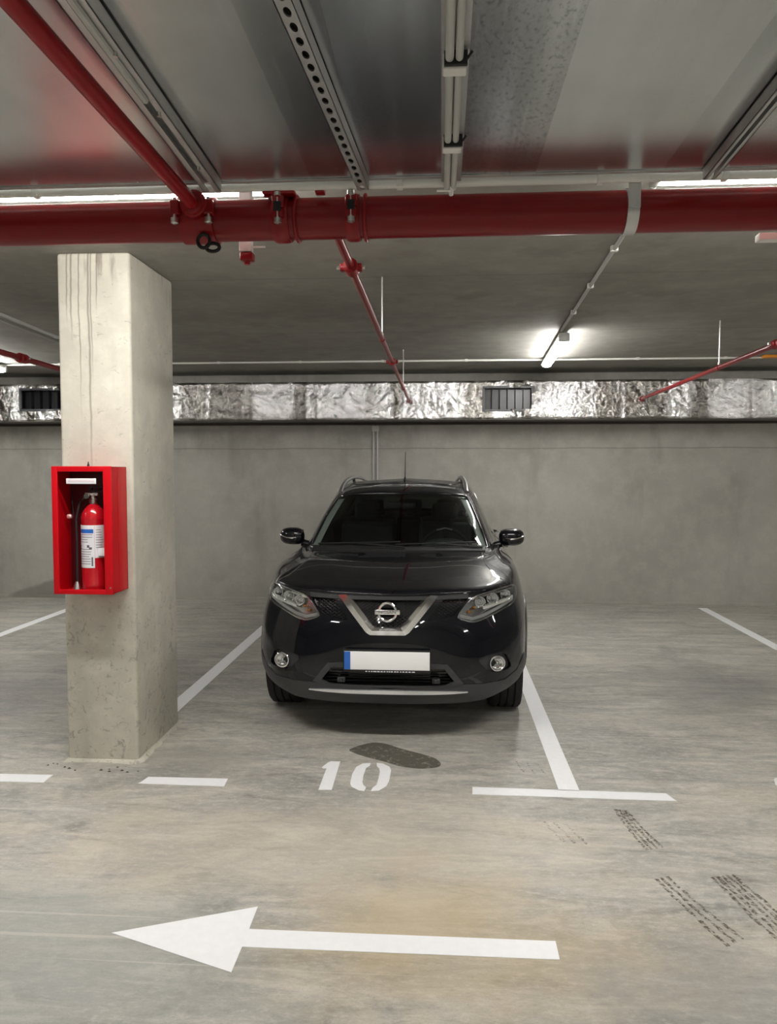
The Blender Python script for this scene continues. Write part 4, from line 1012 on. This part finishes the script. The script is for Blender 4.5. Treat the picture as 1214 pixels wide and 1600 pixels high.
# arch claddings
for y in WH_Y:
    for s_ in (1, -1):
        b = MB(); n = 40; vs = []
        for k in range(n+1):
            q = -.12+(PI+.24)*k/n
            for r, dx in ((.396, -.03), (.396, .006), (.410, .010), (.440, .005), (.442, -.03)):
                yy, zz = y+r*math.cos(q), WR+r*math.sin(q)
                h = BVH.ray_cast(Vector((1.6, yy, max(zz, .27))), Vector((-1, 0, 0))); xx = h[0].x if h[0] is not None else .88
                vs.append((s_*(max(xx, .80)+dx), yy, max(zz, .25)))
        fs = [(5*k+j, 5*k+5+j, 5*k+6+j, 5*k+1+j) for k in range(n) for j in range(4)]
        b.add(vs, fs); b.obj('wheel_arch_trim', M['cladding'], CAR, angle=50)
sheet('sill_cladding', (6.0, 8.1, .4, 1.9), M['cladding'], .006, .012, both=True)

# mirrors
def mirror():
    bm = bmesh.new(); bmesh.ops.create_uvsphere(bm, u_segments=28, v_segments=18, radius=1)
    for v in bm.verts:
        x, y, z = v.co; k = lambda t_, p=.72: math.copysign(abs(t_)**p, t_)
        X = k(x)*.104; Y = k(y, .85)*(.075 if y < 0 else .05); Z = k(z)*.074
        Z *= 1-.14*(x+1)/2*(1 if z < 0 else .4); Y += .02*x
        v.co = Vector((.895+X, 1.60+Y, 1.160+Z))
    bm.verts.index_update(); o = link('side_mirror', [v.co.copy() for v in bm.verts], [[v.index for v in f.verts] for f in bm.faces], M['paint'], CAR, angle=60); bm.free()
    MB().tube([(.70, 1.62, 1.09), (.76, 1.61, 1.095), (.82, 1.60, 1.11)], [.030, .026, .03], 12).obj('mirror_arm', M['black'], o)
    MB().tube([(.835, 1.527, 1.160), (.88, 1.520, 1.150), (.93, 1.530, 1.156), (.975, 1.556, 1.168), (.996, 1.585, 1.176)], [.003, .0075, .006, .005, .003], 8).obj('indicator_strip', M['chrome'], o)
    MB().box(.81, .98, 1.642, 1.654, 1.105, 1.215, .005).obj('mirror_glass', M['chrome'], o)
    return o
mm_ = mirror(); mirror_obj(mm_)
# roof rails
def rail():
    pts = [(.545, 1.98, 1.512), (.542, 2.12, 1.562), (.535, 2.35, 1.605), (.527, 2.8, 1.632), (.515, 3.3, 1.625), (.495, 3.75, 1.588), (.485, 3.92, 1.548)]
    b = MB()
    P2 = []
    for i in range(len(pts)-1):
        for k in range(5):
            t_ = k/5; g = lambda j: pts[max(0, min(len(pts)-1, j))]; P2.append(cr(g(i-1), g(i), g(i+1), g(i+2), t_))
    P2.append(pts[-1]); b.tube(P2, .017, 12)
    o = b.obj('roof_rail', M['satin'], CAR, angle=60)
    for k in (2, len(P2)//2, len(P2)-3): p = P2[k]; MB().tube([p, (p[0]-.01, p[1], p[2]-.05)], .014, 8).obj('rail_foot', M['black'], o)
    return o
rl = rail(); mirror_obj(rl)
MB().tube([(0, 2.30, 1.60), (0, 2.30, 1.625), (0, 2.305, 1.645), (0, 2.38, 1.87)], [.018, .012, .005, .0022], 10).obj('antenna', M['matte'], CAR)
# wipers and cowl
cw = MB(); 
for x0, x1 in ((-.50, .10), (.02, .60)):
    pts = [Vector(proj_top) for proj_top in ()]
def on_glass(x, k):
    """point on the windscreen at lateral x, height row v=9+k"""
    lo, hi = 0., 4.
    for _ in range(24):
        m_ = (lo+hi)/2
        if S(m_, 9+k)[0] < abs(x): lo = m_
        else: hi = m_
    p = S(lo, 9+k); return Vector((x, p[1]-.012, p[2]+.012))
for xa, xb in ((-.62, .02), (-.02, .60)):
    wo = MB().tube([on_glass(xa+(xb-xa)*k/6, .10+.015*k) for k in range(7)], .006, 6).obj('wiper', M['matte'], CAR)
    MB().tube([on_glass(xb+.04, .0)+Vector((0, -.03, 0)), on_glass((xa+xb)/2, .10)+Vector((0, -.012, .008))], .008, 6).obj('wiper_arm', M['matte'], wo)
b = MB(); n = 24; vs = []
for k in range(n+1):
    x = -.66+1.32*k/n
    p = on_glass(x, .08); q = on_glass(x, -.12) if False else Vector((x, p.y-.10, p.z-.030))
    vs += [tuple(p+Vector((0, .0, -.012))), tuple(q), tuple(q-Vector((0, 0, .02))), tuple(p-Vector((0, 0, .03)))]
b.add(vs, [(4*k+j, 4*k+4+j, 4*k+4+(j+1) % 4, 4*k+(j+1) % 4) for k in range(n) for j in range(4)]); b.obj('cowl_panel', M['matte'], CAR)

# cabin: dashboard, wheel, seats, light pillar trims, mirror
dv = MB(); n = 30; vs = []
for k in range(n+1):
    x = -.66+1.32*k/n; yf = on_glass(x, .06).y+.05
    for y, z in ((yf, 1.07), (yf+.18, 1.098), (max(yf+.30, 1.66), 1.088), (max(yf+.36, 1.72), 1.05), (max(yf+.36, 1.72), .84), (yf, .84)): vs.append((x, y, z))
dv.add(vs, [(6*k+j, 6*k+6+j, 6*k+6+(j+1) % 6, 6*k+(j+1) % 6) for k in range(n) for j in range(6)]+[tuple(range(6)), tuple(6*n+j for j in range(6))])
dsh = dv.obj('dashboard', M['dash'], CAR)
hb_ = MB(); vs = []
for k in range(13):
    q = PI*k/12
    for y in (1.46, 1.66): vs.append((.36+.19*math.cos(q), y, 1.09+.055*math.sin(q)))
hb_.add(vs, [(2*k, 2*k+1, 2*k+3, 2*k+2) for k in range(12)]+[tuple(2*k for k in range(13)), tuple(2*k+1 for k in range(13))]).obj('instrument_hood', mat('dark_grey_hood', (.06, .065, .065), .5), dsh)
sw = MB(); rot = Matrix.Translation((.36, 1.84, 1.045)) @ Matrix.Rotation(math.radians(-65), 4, 'X')
sw.tube([(.185*math.cos(q), .185*math.sin(q), 0) for q in [2*PI*k/40 for k in range(40)]], .014, 10, True)
sw.tube([(-.18, 0, 0), (0, -.02, -.02), (.18, 0, 0)], .016, 8).tube([(0, -.02, -.02), (0, -.18, 0)], .018, 8).lathe([(.0, .012), (.05, .008), (.06, -.02)], (0, 0, 0), 'z', 20); sw.xf(rot)
swo = sw.obj('steering_wheel', M['rubber'], CAR)
MB().tube([(.29, 1.745, 1.205), (.36, 1.74, 1.222), (.42, 1.745, 1.208)], .006, 6).obj('wheel_highlight', M['satin'], swo)  # silver arc shaped as the highlight along the wheel's upper rim
def seat(x, y, wd=.25):
    b = MB().box(x-wd, x+wd, y-.45, y+.05, .823, .90, .03).box(x-wd, x+wd, y, y+.13, .83, 1.22, .045).obj('seat', M['seat'], CAR)
    MB().box(x-.12, x+.12, y+.03, y+.12, 1.25, 1.40, .035).tube([(x-.05, y+.07, 1.2), (x-.05, y+.07, 1.27)], .006, 8).tube([(x+.05, y+.07, 1.2), (x+.05, y+.07, 1.27)], .006, 8).obj('headrest', M['seat'], b)
for x in (.36, -.36): seat(x, 2.45, .24)
for x in (.40, -.40): seat(x, 3.35, .27)
seat(0, 3.352, .125)
MB().box(-.115, .115, 1.80, 1.825, 1.375, 1.435, .010).tube([(0, 1.80, 1.42), (0, 1.74, 1.47)], .008, 8).obj('rear_view_mirror', M['black'], CAR)
ptm = MB(); vs = []; n = 20
for k in range(n+1):
    v = 9.08+1.80*k/n
    for u, d in ((3.42-.25*(k/n), .040), (3.80, .022), (3.80, .034), (3.42-.25*(k/n), .052)):
        p = Vector(S(u, v)); c_ = Vector((0, 2.6, p.z)); vs.append(tuple(p+(c_-p).normalized()*d))
ptm.add(vs, [(4*k+j, 4*k+4+j, 4*k+4+(j+1) % 4, 4*k+(j+1) % 4) for k in range(n) for j in range(4)])
o = ptm.obj('pillar_trim', M['trim_interior'], CAR); mirror_obj(o)
# tail: lamps, plate recess
TL = [(.50, .98), (.80, .96), (.86, 1.08), (.74, 1.14), (.60, 1.08), (.48, 1.06)]
o = P_(TL, .008, .02, 'tail_lamp', M['tail'], CAR, .04, side=-1); mirror_obj(o)
MB().box(-.26, .26, 4.60, 4.645, .80, .92, .004).obj('rear_plate', M['plate'], CAR)
MB().tube([(-.6, .9, .30), (-.3, .95, .27), (.3, .95, .27), (.6, .9, .30)], .03, 8).box(-.55, .55, .35, 3.9, .245, .27).obj('underbody', M['matte'], CAR, smooth=False)
